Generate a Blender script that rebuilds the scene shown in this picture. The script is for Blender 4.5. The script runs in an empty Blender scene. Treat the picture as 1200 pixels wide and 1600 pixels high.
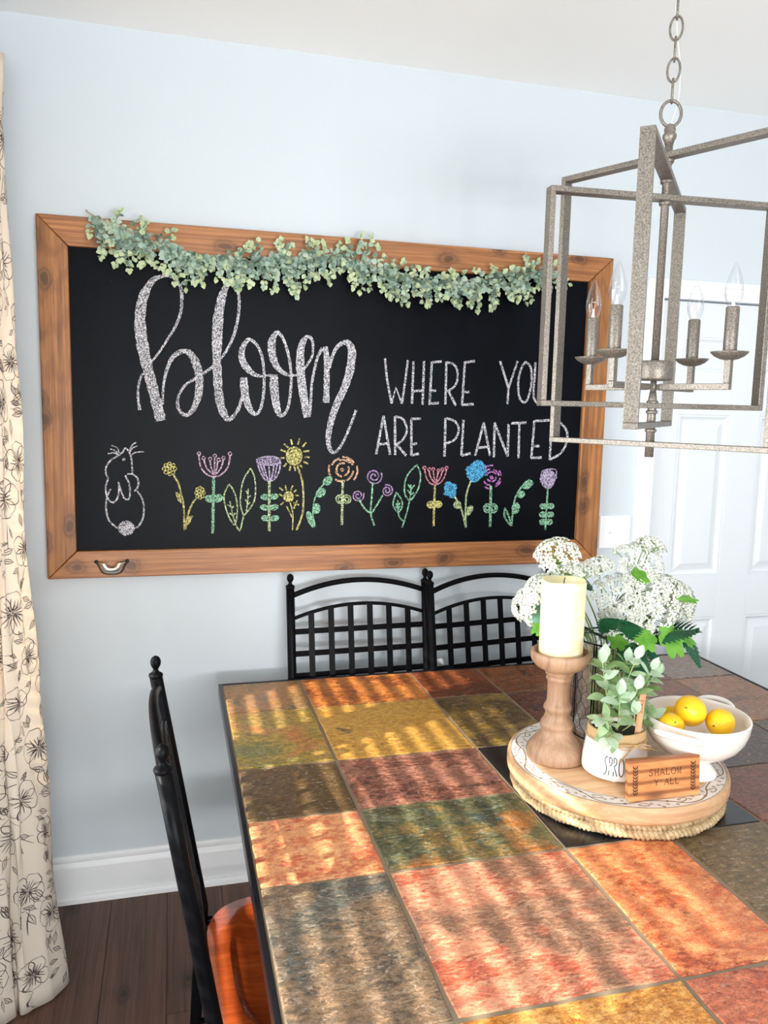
import bpy, math, random
from math import sin, cos, pi, radians, sqrt, atan2
from mathutils import Vector as V, Matrix
random.seed(7)
scn = bpy.context.scene
COL = scn.collection
# ---------------------------------------------------------------- camera
cd = bpy.data.cameras.new('camera'); cam = bpy.data.objects.new('camera', cd); COL.objects.link(cam)
YAW, PITCH, ROLL, FPX = 0.262676, -0.129238, 0.0214255, 1236.87
cd.sensor_fit = 'VERTICAL'; cd.sensor_height = 36; cd.lens = FPX / 1600 * 36
cd.clip_start = .05
_f = V((sin(YAW)*cos(PITCH), cos(YAW)*cos(PITCH), sin(PITCH)))
_r = V((cos(YAW), -sin(YAW), 0)); _u = _r.cross(_f)
_r2 = cos(ROLL)*_r + sin(ROLL)*_u; _u2 = -sin(ROLL)*_r + cos(ROLL)*_u
M = Matrix((( _r2.x, _u2.x, -_f.x, 0), (_r2.y, _u2.y, -_f.y, 0), (_r2.z, _u2.z, -_f.z, 1.64), (0, 0, 0, 1)))
cam.matrix_world = M
scn.camera = cam
# ---------------------------------------------------------------- daylight
w = bpy.data.worlds.new('sky'); scn.world = w; w.use_nodes = True
bg = w.node_tree.nodes['Background']; bg.inputs[0].default_value = (.90, .95, 1, 1); bg.inputs[1].default_value = 2.4
sd = bpy.data.lights.new('sun', 'SUN'); sd.energy = 11; sd.angle = radians(.6); sd.color = (1, .93, .82)
so = bpy.data.objects.new('sun', sd); COL.objects.link(so); so.location = (-4, -1, 4)
so.rotation_euler = V((1, .37, -.63)).to_track_quat('-Z', 'Y').to_euler()
XL_ = -.56
def area(name, loc, to, sx, sy, e, c=(1, 1, 1)):
    l = bpy.data.lights.new(name, 'AREA'); l.shape = 'RECTANGLE'; l.size = sx; l.size_y = sy; l.energy = e; l.color = c
    o = bpy.data.objects.new(name, l); COL.objects.link(o); o.location = loc
    o.rotation_euler = (V(to)-V(loc)).to_track_quat('-Z', 'Z').to_euler(); return o
area('patio_daylight', (.72, -2.62, 1.25), (.7, 2, 1.5), 1.9, 2.2, 54, (.97, .99, 1))
area('ceiling_fill', (.72, -2.60, 1.0), (.75, -1.5, 2.7), 1.9, .5, 175, (1, 1, 1))  # added fill lamp aimed upward to brighten the ceiling, not a real source
area('garden_door_daylight', (XL_-.2, -1.1, 1.2), (1.5, .2, 1.5), 1.9, 2.0, 58, (.96, .985, 1))
area('window_daylight', (-1.5, 1.45, 1.35), (1, 1.7, 1.25), 2.4, 1.6, 160, (.97, .99, 1))
scn.view_settings.view_transform = 'Standard'; scn.view_settings.look = 'None'
scn.view_settings.gamma = 1; scn.view_settings.use_curve_mapping = False
scn.view_settings.exposure = 0.25
scn.cycles.use_denoising = True
scn.cycles.max_bounces = 10; scn.cycles.diffuse_bounces = 6; scn.cycles.transparent_max_bounces = 16
scn.cycles.sample_clamp_indirect = 6
scn.cycles.caustics_reflective = False; scn.cycles.caustics_refractive = False
# ---------------------------------------------------------------- helpers
def L(h):
    if isinstance(h, str): h = tuple(int(h[i:i+2], 16) for i in (0, 2, 4))
    f = lambda c: (c/12.92 if c <= .04045 else ((c+.055)/1.055)**2.4)
    return tuple(f(c/255) for c in h)+(1,)
class NT:
    def __init__(s, name):
        s.m = bpy.data.materials.new(name); s.m.use_nodes = True; s.t = s.m.node_tree; s.n = s.t.nodes
        s.b = s.n['Principled BSDF']; s.out = s.n['Material Output']
    def node(s, typ, ins=None, **kw):
        n = s.n.new('ShaderNode'+typ)
        for k, v in kw.items(): setattr(n, k, v)
        for k, v in (ins or {}).items():
            if hasattr(v, 'is_output') or isinstance(v, bpy.types.NodeSocket): s.t.links.new(v, n.inputs[k])
            else: n.inputs[k].default_value = v
        return n
    def set(s, **kw):
        for k, v in kw.items():
            k = {'col': 'Base Color', 'rough': 'Roughness', 'metal': 'Metallic', 'spec': 'Specular IOR Level', 'coat': 'Coat Weight',
                 'coatr': 'Coat Roughness', 'normal': 'Normal', 'sheen': 'Sheen Weight', 'sss': 'Subsurface Weight'}.get(k, k)
            if isinstance(v, bpy.types.NodeSocket): s.t.links.new(v, s.b.inputs[k])
            else: s.b.inputs[k].default_value = v
        return s
    def coord(s, scale=(1, 1, 1), loc=(0, 0, 0), rot=(0, 0, 0), kind='Object'):
        c = s.node('TexCoord'); return s.node('Mapping', {0: c.outputs[kind], 'Location': loc, 'Rotation': rot, 'Scale': scale}).outputs[0]
    def noise(s, vec, scale, detail=4, rough=.55, dist=0, out=0):
        return s.node('TexNoise', {'Vector': vec, 'Scale': scale, 'Detail': detail, 'Roughness': rough, 'Distortion': dist}).outputs[out]
    def ramp(s, fac, stops, interp='LINEAR'):
        r = s.node('ValToRGB', {0: fac}); e = r.color_ramp.elements; r.color_ramp.interpolation = interp
        while len(e) < len(stops): e.new(.5)
        for i, (p, c) in enumerate(stops):
            e[i].position = p; e[i].color = c if len(c) == 4 else tuple(c)+(1,)
        return r.outputs[0]
    def mix(s, fac, a, b, mode='MIX'):
        n = s.node('MixRGB', {0: fac, 1: a, 2: b}); n.blend_type = mode; return n.outputs[0]
    def math(s, op, a, b=0.0):
        return s.node('Math', {0: a, 1: b}, operation=op).outputs[0]
    def bump(s, h, strength=.3, dist=.002):
        return s.node('Bump', {'Height': h, 'Strength': strength, 'Distance': dist}).outputs[0]
def G(v): return (v, v, v, 1)
def plain(name, c, rough=.5, metal=0, bump=0, bs=200, var=0, **kw):
    m = NT(name); m.set(col=L(c), rough=rough, metal=metal, **kw)
    co = m.coord()
    if var:
        n = m.noise(co, 9, 4); m.set(col=m.mix(m.ramp(n, [(.3, G(0)), (.7, G(1))]), tuple(x*(1-var) for x in L(c)[:3])+(1,), L(c)))
    if bump: m.set(normal=m.bump(m.noise(co, bs, 3), bump, .001))
    return m.m
def wood(name, light, dark, axis=0, rough=.45, fine=60, knots=0, coat=0, rnd=0, bump=.15, along=1.0, seed=0., rings=0):
    m = NT(name); sc = [fine]*3; sc[axis] = 2.2*along
    co = m.coord(tuple(sc), loc=(seed*3.1, seed*1.7, seed*2.3))
    if rnd:
        oi = m.node('ObjectInfo'); add = m.node('VectorMath', {0: co, 1: m.node('CombineXYZ', {0: m.math('MULTIPLY', oi.outputs['Random'], 90.), 1: m.math('MULTIPLY', oi.outputs['Random'], 37.), 2: 0.}).outputs[0]}, operation='ADD'); co = add.outputs[0]
    g1 = m.noise(co, .5, 5, .6, 1.2); g2 = m.noise(co, 2.4, 4, .65)
    f = m.math('ADD', m.math('MULTIPLY', g1, .5), m.math('MULTIPLY', g2, .32))
    f = m.math('ADD', f, m.math('MULTIPLY', m.noise(co, 9, 3, .7), .18))
    c = m.ramp(f, [(.38, L(dark)), (.61, L(light))])
    if rings:
        sc3 = [rings]*3; sc3[axis] = rings*.16
        cr = m.coord(tuple(sc3), loc=(seed, seed*2, seed))
        wv = m.node('TexWave', {'Vector': cr, 'Scale': 1.0, 'Distortion': 6.0, 'Detail': 2.0, 'Detail Scale': 1.0}, wave_type='RINGS' if rings > 0 else 'BANDS').outputs['Fac']
        c = m.mix(m.math('MULTIPLY', m.ramp(wv, [(.55, G(0)), (.95, G(1))]), .35), c, L(dark))
    if knots:
        ks = [11.]*3; ks[axis if axis < 2 else 1] = 6.5
        if axis == 2: ks = [11., 6.5, 6.5]
        kc = m.node('VectorMath', {0: m.coord(tuple(ks), loc=(seed*1.3+.2, seed+.37, seed*.7), rot=(pi/2 if axis == 2 or name.startswith('pine') else 0, 0, 0)), 1: m.node('VectorMath', {0: m.noise(m.coord((9, 9, 9)), 1.5, 2, out=1), 1: (.35, .35, .35)}, operation='MULTIPLY').outputs[0]}, operation='ADD').outputs[0]
        vo = m.node('TexVoronoi', {'Vector': kc, 'Scale': 1.0}, voronoi_dimensions='2D'); pick = m.math('GREATER_THAN', m.node('SeparateColor', {0: vo.outputs['Color']}).outputs[0], 1-knots)
        k1 = m.ramp(vo.outputs['Distance'], [(.0, G(1)), (.10, G(.95)), (.14, G(.4)), (.19, G(.7)), (.27, G(.2)), (.42, G(0))])
        c = m.mix(m.math('MULTIPLY', m.math('MULTIPLY', k1, pick), .85), c, tuple(x*.35 for x in L(dark)[:3])+(1,))
    if rnd:
        hs = m.node('HueSaturation', {'Value': m.math('ADD', m.math('MULTIPLY', oi.outputs['Random'], rnd), 1-rnd/2), 'Color': c}); c = hs.outputs[0]
    m.set(col=c, rough=rough, coat=coat, coatr=.15, normal=m.bump(f, bump, .0015)); return m.m
class MB:
    def __init__(s): s.v = []; s.f = []; s.mi = []; s.sm = []
    def add(s, vs, fs, mi=0, smooth=False):
        o = len(s.v); s.v += [tuple(v) for v in vs]; s.f += [tuple(i+o for i in f) for f in fs]
        s.mi += [mi]*len(fs); s.sm += [smooth]*len(fs)
    def box(s, a, b, mi=0):
        (x0, y0, z0), (x1, y1, z1) = a, b
        s.add([(x0,y0,z0),(x1,y0,z0),(x1,y1,z0),(x0,y1,z0),(x0,y0,z1),(x1,y0,z1),(x1,y1,z1),(x0,y1,z1)],
              [(3,2,1,0),(4,5,6,7),(0,1,5,4),(1,2,6,5),(2,3,7,6),(3,0,4,7)], mi)
    def bar(s, p, q, wd, h, up=(0, 0, 1), mi=0, cut=(0, 0)):
        p, q = V(p), V(q); d = (q-p).normalized(); side = d.cross(V(up)).normalized(); u = side.cross(d)
        vs = []
        for e, c in ((p-d*cut[0], 0), (q+d*cut[1], 1)):
            for a, b in ((-1,-1),(1,-1),(1,1),(-1,1)): vs.append(e+side*(a*wd/2)+u*(b*h/2))
        s.add(vs, [(3,2,1,0),(4,5,6,7),(0,1,5,4),(1,2,6,5),(2,3,7,6),(3,0,4,7)], mi)
    def tube(s, pts, r, n=8, closed=False, mi=0, smooth=True, flat=1.0):
        pts = [V(p) for p in pts]; N = len(pts); rs = r if isinstance(r, (list, tuple)) else [r]*N
        tan = []
        for i in range(N):
            a = pts[(i-1) % N] if (closed or i > 0) else pts[0]; b = pts[(i+1) % N] if (closed or i < N-1) else pts[-1]
            t = (b-a); tan.append(t.normalized() if t.length > 1e-9 else V((0, 0, 1)))
        nrm = tan[0].orthogonal().normalized(); vs = []
        for i in range(N):
            nrm = (nrm-tan[i]*nrm.dot(tan[i])); nrm = nrm.normalized() if nrm.length > 1e-6 else tan[i].orthogonal().normalized()
            bn = tan[i].cross(nrm)
            for k in range(n):
                a = 2*pi*k/n; vs.append(pts[i]+nrm*(rs[i]*cos(a))+bn*(rs[i]*sin(a)*flat))
        fs = []
        for i in range(N if closed else N-1):
            j = (i+1) % N
            for k in range(n):
                l = (k+1) % n; fs.append((i*n+k, i*n+l, j*n+l, j*n+k))
        if not closed: fs += [tuple(range(n-1, -1, -1)), tuple((N-1)*n+k for k in range(n))]
        s.add(vs, fs, mi, smooth)
    def lathe(s, prof, n=32, c=(0, 0, 0), mi=0, smooth=True, cap=True):
        vs = []; c = V(c)
        for r, z in prof:
            for k in range(n):
                a = 2*pi*k/n; vs.append(c+V((r*cos(a), r*sin(a), z)))
        fs = []; P = len(prof)
        for i in range(P-1):
            for k in range(n):
                l = (k+1) % n; fs.append((i*n+k, i*n+l, (i+1)*n+l, (i+1)*n+k))
        if cap: fs += [tuple(range(n-1, -1, -1)), tuple((P-1)*n+k for k in range(n))]
        s.add(vs, fs, mi, smooth)
    def ball(s, c, rx, ry=None, rz=None, n=12, m=8, mi=0, rot=None):
        ry = ry or rx; rz = rz or rx; c = V(c); vs = []; fs = []
        for i in range(m+1):
            t = pi*i/m
            for k in range(n):
                a = 2*pi*k/n; p = V((rx*sin(t)*cos(a), ry*sin(t)*sin(a), rz*cos(t)))
                vs.append(c+(rot @ p if rot else p))
        for i in range(m):
            for k in range(n):
                l = (k+1) % n; fs.append((i*n+k, (i+1)*n+k, (i+1)*n+l, i*n+l))
        s.add(vs, fs, mi, True)
    def prism(s, poly, d0, d1, fn, mi=0, smooth=False):
        # poly in 2D, fn(a, b, depth) -> point
        n = len(poly); vs = [fn(a, b, d0) for a, b in poly]+[fn(a, b, d1) for a, b in poly]
        s.add(vs, [tuple(range(n-1, -1, -1)), tuple(range(n, 2*n))]+[(i, (i+1) % n, n+(i+1) % n, n+i) for i in range(n)], mi, smooth)
    def ribbon(s, pts, ws, fn, mi=0):
        # flat stroke in a 2D chart, fn(a, b) -> point on the carrier
        N = len(pts)
        if N < 2: return
        vs = []
        for i in range(N):
            a = pts[max(0, i-1)]; b = pts[min(N-1, i+1)]; dx, dy = b[0]-a[0], b[1]-a[1]; l = sqrt(dx*dx+dy*dy) or 1e-9
            nx, ny = -dy/l*ws[i]/2, dx/l*ws[i]/2
            vs += [fn(pts[i][0]+nx, pts[i][1]+ny), fn(pts[i][0]-nx, pts[i][1]-ny)]
        s.add(vs, [(2*i, 2*i+1, 2*i+3, 2*i+2) for i in range(N-1)], mi)
    def leaf(s, base, d, up, ln, wd, mi=0, fold=.15, curl=.2, n=4, shape=1.0):
        base, d = V(base), V(d).normalized(); side = d.cross(V(up)); side = side.normalized() if side.length > 1e-5 else d.orthogonal().normalized(); u = side.cross(d)
        vs = []
        for i in range(n+1):
            t = i/n; h = wd/2*max(.04, sin(pi*min(1, t**shape)))**.8 if 0 < i < n else wd*.03
            c = base+d*(ln*t)-u*(curl*ln*t*t)
            vs += [c-side*h+u*(fold*h), c, c+side*h+u*(fold*h)]
        fs = []
        for i in range(n):
            for k in range(2): fs.append((i*3+k, i*3+k+1, i*3+k+4, i*3+k+3))
        s.add(vs, fs, mi, True)
    def mesh(s, name, mats, origin=(0, 0, 0)):
        me = bpy.data.meshes.new(name); o = V(origin)
        me.from_pydata([tuple(V(v)-o) for v in s.v], [], s.f)
        for m in (mats if isinstance(mats, (list, tuple)) else [mats]): me.materials.append(m)
        me.polygons.foreach_set('material_index', s.mi); me.polygons.foreach_set('use_smooth', s.sm); me.update(); return me
def wloc(o):
    p = V(o.location)
    while o.parent: o = o.parent; p += V(o.location)
    return p
def obj(name, mb, mats, parent=None, bevel=0, label=None, kind=None, seg=2):
    """link a mesh built in the parent's frame offset (roots are built unrotated)"""
    o = bpy.data.objects.new(name, mb if isinstance(mb, bpy.types.Mesh) else mb.mesh(name, mats, wloc(parent) if parent else (0, 0, 0)))
    COL.objects.link(o)
    if parent: o.parent = parent
    if bevel:
        b = o.modifiers.new('bevel', 'BEVEL'); b.width = bevel; b.segments = seg; b.limit_method = 'ANGLE'; b.angle_limit = radians(40); b.harden_normals = False
    if label: o['label'] = label
    if kind: o['kind'] = kind
    return o
def thing(name, label, cat, loc=(0, 0, 0), group=None):
    o = bpy.data.objects.new(name, None); COL.objects.link(o); o.location = loc; o.empty_display_size = .05
    o['label'] = label; o['category'] = cat
    if group: o['group'] = group
    return o
def setting(name, loc=(0, 0, 0)):
    o = bpy.data.objects.new(name, None); COL.objects.link(o); o.location = loc; o['kind'] = 'structure'; return o
def dup(root, loc, rotz, label, group=None):
    r = root.copy(); COL.objects.link(r); r.location = loc; r.rotation_euler = (0, 0, rotz); r['label'] = label
    if group: r['group'] = group
    def kids(a, b):
        for ch in [x for x in list(a.children)]:
            c = ch.copy(); COL.objects.link(c); c.parent = b; kids(ch, c)
    kids(root, r); return r
def smooth(pts, k=6):
    """Catmull-Rom through tuples of any width"""
    if len(pts) < 3: return [tuple(p) for p in pts]
    out = []; n = len(pts)
    for i in range(n-1):
        p0, p1, p2, p3 = pts[max(0, i-1)], pts[i], pts[i+1], pts[min(n-1, i+2)]
        for j in range(k):
            t = j/k; out.append(tuple(.5*(2*b+(c-a)*t+(2*a-5*b+4*c-d)*t*t+(3*b-a-3*c+d)*t**3) for a, b, c, d in zip(p0, p1, p2, p3)))
    out.append(tuple(pts[-1])); return out
def lerp_tab(tab, x):
    if x <= tab[0][0]: return tab[0][1]
    for (a, b), (c, d) in zip(tab, tab[1:]):
        if x <= c: return b+(d-b)*(x-a)/(c-a)
    return tab[-1][1]
# ---------------------------------------------------------------- room shell
XL, XR, YB, YF, H = -.56, 4.0, 2.62, -2.4, 2.74
M_wall = plain('wall_paint', 'cad1d6', .85, bump=.25, bs=260, spec=.25)
M_ceil = plain('ceiling_paint', 'f7f7f6', .9, bump=.2, bs=140, spec=.2)
M_trim = plain('trim_paint', 'eeeff0', .38)
M_door = plain('door_paint', 'dce0e3', .42)
M_glass = NT('window_glass'); _g = M_glass
_mx = _g.node('MixShader', {0: _g.node('Fresnel', {'IOR': 1.45}).outputs[0], 1: _g.node('BsdfTransparent', {'Color': (.97, .98, .98, 1)}).outputs[0], 2: _g.node('BsdfGlossy', {'Roughness': .02}).outputs[0]})
_g.t.links.new(_mx.outputs[0], _g.out.inputs[0]); M_glass = _g.m
def slab(name, boxes, mat, bevel=0, parent=None):
    b = MB()
    for a, c in boxes: b.box(a, c)
    o = obj(name, b, mat, parent, bevel)
    if not parent: o['kind'] = 'structure'
    return o
DX0, DX1, DZ = 1.745, 2.562, 2.066
slab('wall_back', [((XL-.15, YB, -.02), (DX0, YB+.12, H)), ((DX1, YB, -.02), (XR+.15, YB+.12, H)), ((DX0, YB, DZ), (DX1, YB+.12, H))], M_wall)
W1, W2, WZ0, WZ1 = (1.695, 2.40), (.42, 1.60), .72, 2.14
slab('wall_left', [((XL-.15, -.1, -.02), (XL, YB, WZ0)), ((XL-.15, YF, WZ1), (XL, YB, H)), ((XL-.15, -.1, WZ0), (XL, W2[0], WZ1)), ((XL-.15, YF, -.02), (XL, -2.1, WZ1)),
     ((XL-.15, W2[1], WZ0), (XL, W1[0], WZ1)), ((XL-.15, W1[1], WZ0), (XL, YB, WZ1))], M_wall)
slab('wall_right', [((XR, YF, -.02), (XR+.15, YB, H))], M_wall)
slab('wall_front', [((XL-.15, YF-.15, -.02), (-.25, YF, H)), ((1.7, YF-.15, -.02), (XR+.15, YF, H)), ((-.25, YF-.15, 2.35), (1.7, YF, H))], M_wall)
slab('ceiling', [((XL-.15, YF-.15, H), (XR+.15, YB+.12, H+.1))], M_ceil)
# unseen roof slab, added outside the side window to keep sun off its top
slab('shade_roof', [((XL-1.46, YF, 2.62), (XL-.15, YB+.6, 2.72))], M_trim)
# floor: sub-floor and separate planks
M_plank = wood('dark_plank', '755343', '48322a', axis=1, rough=.55, fine=95, rnd=.34, bump=.25, knots=.18, seed=3)
fl = slab('floor', [((XL-.15, YF-.15, -.06), (XR+.15, YB+.12, -.012))], plain('subfloor', '2a201c', .8))
PW = .178; pm = {}
def plank_mesh(wd, ln):
    k = (round(wd, 3), round(ln, 3))
    if k not in pm:
        b = MB(); b.box((-wd/2, -ln/2, -.011), (wd/2, ln/2, 0)); pm[k] = b.mesh('plank', M_plank)
    return pm[k]
i = 0; x = -.035-PW*3
while x < XR:
    x0, x1 = max(x, XL), min(x+PW, XR)
    y = (2.03 if i == 3 else 1.05+((i*.47) % 1.2))
    cuts = [YB]; yy = y if y < YB else y-1.22
    while yy > YF: cuts.append(yy); yy -= 1.22
    cuts.append(YF)
    for a, c in zip(cuts[1:], cuts):
        if x1-x0 > .02 and c-a > .02:
            o = obj('plank', plank_mesh(x1-x0-.0016, c-a-.0016), None, fl); o.location = ((x0+x1)/2, (a+c)/2, 0)
    x += PW; i += 1
# baseboards
def profile_run(name, prof, p, q, inward):
    p, q = V(p), V(q); n = V(inward); b = MB(); k = len(prof)
    vs = [e+n*a+V((0, 0, z)) for e in (p, q) for a, z in prof]
    b.add(vs, [tuple(range(k)), tuple(range(2*k-1, k-1, -1))]+[(j, k+j, k+(j+1) % k, (j+1) % k) for j in range(k)])
    o = obj(name, b, M_trim); o['kind'] = 'structure'; return o
BP = [(0, .157), (.005, .157), (.011, .150), (.011, .141), (.007, .135), (.013, .124), (.0145, .118), (.0145, .024), (.022, .022), (.028, .014), (.029, 0), (0, 0)]
profile_run('baseboard_back', BP, (XL, YB, 0), (DX0-.066, YB, 0), (0, -1, 0))
profile_run('baseboard_left', BP, (XL, YF, 0), (XL, YB, 0), (1, 0, 0))
# door casing (two stepped legs and a head) and six-panel door
b = MB()
for s, xx in ((-1, DX0), (1, DX1)):
    b.box((xx-(.066 if s < 0 else 0), YB-.014, 0), (xx+(.066 if s > 0 else 0), YB, DZ+.066))
    b.box((xx-(.066 if s < 0 else -.046), YB-.021, 0), (xx+(.066 if s > 0 else -.046), YB-.014, DZ+.066))
    b.box((xx-(.026 if s < 0 else -.02), YB-.0175, 0), (xx+(.026 if s > 0 else -.02), YB-.014, DZ+.02))
b.box((DX0, YB-.014, DZ), (DX1, YB, DZ+.066)); b.box((DX0-.046, YB-.021, DZ+.046), (DX1+.046, YB-.014, DZ+.066)); b.box((DX0-.02, YB-.0175, DZ+.020), (DX1+.02, YB-.014, DZ+.026))
o = obj('trim_1', b, M_trim, bevel=.003); o['kind'] = 'structure'
dr = setting('door_1', (DX0, YB, 0))
dx0, dx1, dz0, dz1, dy = DX0+.003, DX1-.003, .012, DZ-.005, YB+.012
b = MB(); b.box((dx0, dy+.014, dz0), (dx1, dy+.045, dz1)); obj('slab', b, M_door, dr)
sw = .109; pw_ = .2275; xc = [(dx0+sw, dx0+sw+pw_), (dx1-sw-pw_, dx1-sw)]
zr = [(.24, .847), (1.014, 1.643), (1.808, 1.933)]
b = MB()
b.box((dx0, dy, dz0), (xc[0][0], dy+.014, dz1)); b.box((xc[0][1], dy, dz0), (xc[1][0], dy+.014, dz1)); b.box((xc[1][1], dy, dz0), (dx1, dy+.014, dz1))
zz = [dz0]+[z for p in zr for z in p]+[dz1]
for a, c in xc:
    for k in range(0, 8, 2): b.box((a, dy, zz[k]), (c, dy+.014, zz[k+1]))
obj('stiles_and_rails', b, M_door, dr, .002)
for a, c in xc:
    for z0, z1 in zr:
        b = MB()
        def ring(i, d): return [(a+i, dy+d, z0+i), (c-i, dy+d, z0+i), (c-i, dy+d, z1-i), (a+i, dy+d, z1-i)]
        R = [ring(0, .001), ring(.008, .001), ring(.010, .006), ring(.018, .011), ring(.026, .011), ring(.052, .003)]
        vs = [p for r in R for p in r]; fs = []
        for k in range(len(R)-1):
            for j in range(4): fs.append((k*4+j, k*4+(j+1) % 4, k*4+4+(j+1) % 4, k*4+4+j))
        fs.append(tuple(range(len(vs)-4, len(vs)))); b.add(vs, fs); obj('panel', b, M_door, dr)
b = MB(); kx = dx1-.07
b.lathe([(.033, 0), (.033, .006), (.012, .010), (.012, .035), (.026, .045), (.028, .058), (.020, .068), (.004, .070)], 20)
b.v = [(kx+p[0], dy-p[2], .93+p[1]) for p in b.v]; obj('door_knob', b, plain('nickel', 'b9b4aa', .25, 1), dr)
# left windows: frame, glass, sill; horizontal blinds hang inside
M_blind = plain('blind_slat', 'f0efea', .5)
for n, (y0, y1) in enumerate((W1, W2), 1):
    wn = setting('window_%d' % n, (XL, (y0+y1)/2, WZ0)); b = MB()
    for A, B in (((XL-.12, y0, WZ0), (XL-.06, y0+.04, WZ1)), ((XL-.12, y1-.04, WZ0), (XL-.06, y1, WZ1)), ((XL-.12, y0, WZ0), (XL-.06, y1, WZ0+.05)), ((XL-.12, y0, WZ1-.05), (XL-.06, y1, WZ1))): b.box(A, B)
    obj('window_frame', b, M_trim, wn, .003)
    b = MB(); b.box((XL-.092, y0+.04, WZ0+.05), (XL-.088, y1-.04, WZ1-.05)); obj('pane', b, M_glass, wn)
    b = MB(); b.box((XL-.06, y0-.04, WZ0-.025), (XL+.035, y1+.04, WZ0)); obj('window_sill', b, M_trim, wn, .004)
    bl = thing('window_blind', 'white slatted blind hanging in the side window %s' % ('beside the curtain' if n == 1 else 'nearest the camera'), 'blind', (XL-.025, (y0+y1)/2, WZ1))
    b = MB(); b.box((XL-.05, y0+.005, WZ1-.05), (XL-.002, y1-.005, WZ1-.002)); obj('headrail', b, M_blind, bl, .003)
    b = MB(); b.box((-.024, -(y1-y0)/2+.008, -.0011), (.024, (y1-y0)/2-.008, .0011)); sm_ = b.mesh('slat', M_blind)
    z = WZ1-.07; k = 0
    while z > WZ0+.05:
        o = obj('slat', sm_, None, bl); o.location = (0, 0, z-WZ1); o.rotation_euler = (0, radians(6+1.5*sin(k*2.1)), 0); z -= .0435; k += 1
    b = MB(); b.box((XL-.049, y0+.008, WZ0+.012), (XL-.003, y1-.008, WZ0+.03)); obj('bottom_rail', b, M_blind, bl, .003)
    for yy in (y0+.12, y1-.12):
        for dxx in (-.049, -.001):
            b = MB(); b.tube([(XL+dxx, yy, WZ0+.03), (XL+dxx, yy, WZ1-.04)], .0009, 5); obj('ladder_cord', b, M_blind, bl)
# glazed doors in the two openings behind and beside the camera
def glazed_door(name, origin, along, ln, ht, n):
    r = setting(name, origin); o_ = V(origin); a = V(along); t = V((-a.y, a.x, 0))
    for k in range(n):
        b = MB(); s0, s1 = k*ln/n, (k+1)*ln/n; f = .07
        for p, q, z0, z1 in ((s0, s0+f, 0, ht), (s1-f, s1, 0, ht), (s0+f, s1-f, 0, .12), (s0+f, s1-f, ht-f, ht)):
            P, Q = o_+a*p-t*.02, o_+a*q+t*.02; b.box((min(P.x, Q.x), min(P.y, Q.y), z0), (max(P.x, Q.x), max(P.y, Q.y), z1))
        lf = obj('door_leaf', b, M_trim, r, .003)
        b = MB(); P, Q = o_+a*(s0+f)-t*.003, o_+a*(s1-f)+t*.003; b.box((min(P.x, Q.x), min(P.y, Q.y), .12), (max(P.x, Q.x), max(P.y, Q.y), ht-f)); obj('pane', b, M_glass, lf)
glazed_door('door_2', (XL-.08, -2.1, 0), (0, 1, 0), 2.0, WZ1, 2)
glazed_door('door_3', (-.25, YF-.08, 0), (1, 0, 0), 1.95, 2.35, 2)
# light switch plate by the door
sw_ = thing('light_switch', 'white double toggle light switch plate on the wall between chalkboard and door', 'light switch', (1.602, YB, 1.2))
M_plate = plain('switch_plastic', 'f3f3f2', .3)
b = MB(); b.box((1.538, YB-.006, 1.139), (1.666, YB, 1.263)); obj('plate', b, M_plate, sw_, .003)
for xx in (1.579, 1.625):
    b = MB(); b.box((xx-.0055, YB-.0075, 1.189), (xx+.0055, YB-.006, 1.213)); obj('toggle_slot', b, M_plate, sw_)
    b = MB(); b.bar((xx, YB-.005, 1.2), (xx, YB-.019, 1.206), .008, .009); obj('toggle', b, M_plate, sw_, .0015)
    for zz_ in (1.171, 1.231):
        b = MB(); b.ball((xx, YB-.006, zz_), .0028, .0016, .0028, 8, 5); obj('screw', b, M_plate, sw_)
# curtain rod and curtain
M_rod = plain('rod_metal', '4a443f', .4, .8)
rd = thing('curtain_rod', 'dark metal curtain rod above the side window', 'curtain rod', (XL+.10, 1.6, 2.56))
b = MB(); b.tube([(XL+.1, .6, 2.56), (XL+.1, 2.53, 2.56)], .011, 12); obj('rod', b, M_rod, rd)
for yy in (.6, 2.53):
    b = MB(); b.ball((XL+.1, yy, 2.56), .024); obj('finial', b, M_rod, rd)
    b = MB(); b.bar((XL, yy+(.06 if yy < 1 else -.06), 2.56), (XL+.1, yy+(.06 if yy < 1 else -.06), 2.56), .012, .02); obj('bracket', b, M_rod, rd)
cB = smooth([(-.53, 2.53), (-.47, 2.49), (-.51, 2.44), (-.44, 2.40), (-.49, 2.35), (-.42, 2.31), (-.44, 2.27), (-.313, 2.222), (-.332, 2.158), (-.385, 2.125), (-.402, 2.112), (-.432, 2.13), (-.425, 2.105), (-.455, 2.085), (-.50, 2.10)], 14)
cT = smooth([(-.50, 2.53), (-.455, 2.50), (-.50, 2.46), (-.45, 2.43), (-.49, 2.39), (-.445, 2.35), (-.48, 2.30), (-.392, 2.228), (-.402, 2.20), (-.415, 2.18), (-.425, 2.165), (-.445, 2.17), (-.438, 2.15), (-.455, 2.13), (-.50, 2.14)], 14)
CT = 2.475; NU = len(cB)
def curt(ui, z):
    i = max(0, min(NU-1.001, ui)); k = int(i); f = i-k
    t = max(0., 1-z/CT); t = t**2.0
    g = lambda T: V((T[k][0]*(1-f)+T[k+1][0]*f, T[k][1]*(1-f)+T[k+1][1]*f, 0))
    p = g(cT)*(1-t)+g(cB)*t; wob = .004*sin(z*7+ui*.21)+.003*sin(z*13-ui*.37)
    return V((p.x+wob, p.y+wob*.5, z))
ct = thing('floral_curtain', 'cream floor length curtain printed with dark line flowers at the left edge', 'curtain', (-.42, 2.1, 0))
b = MB(); ZR = 62; ZS = [.006+(CT-.006)*j/ZR for j in range(ZR+1)]
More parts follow.
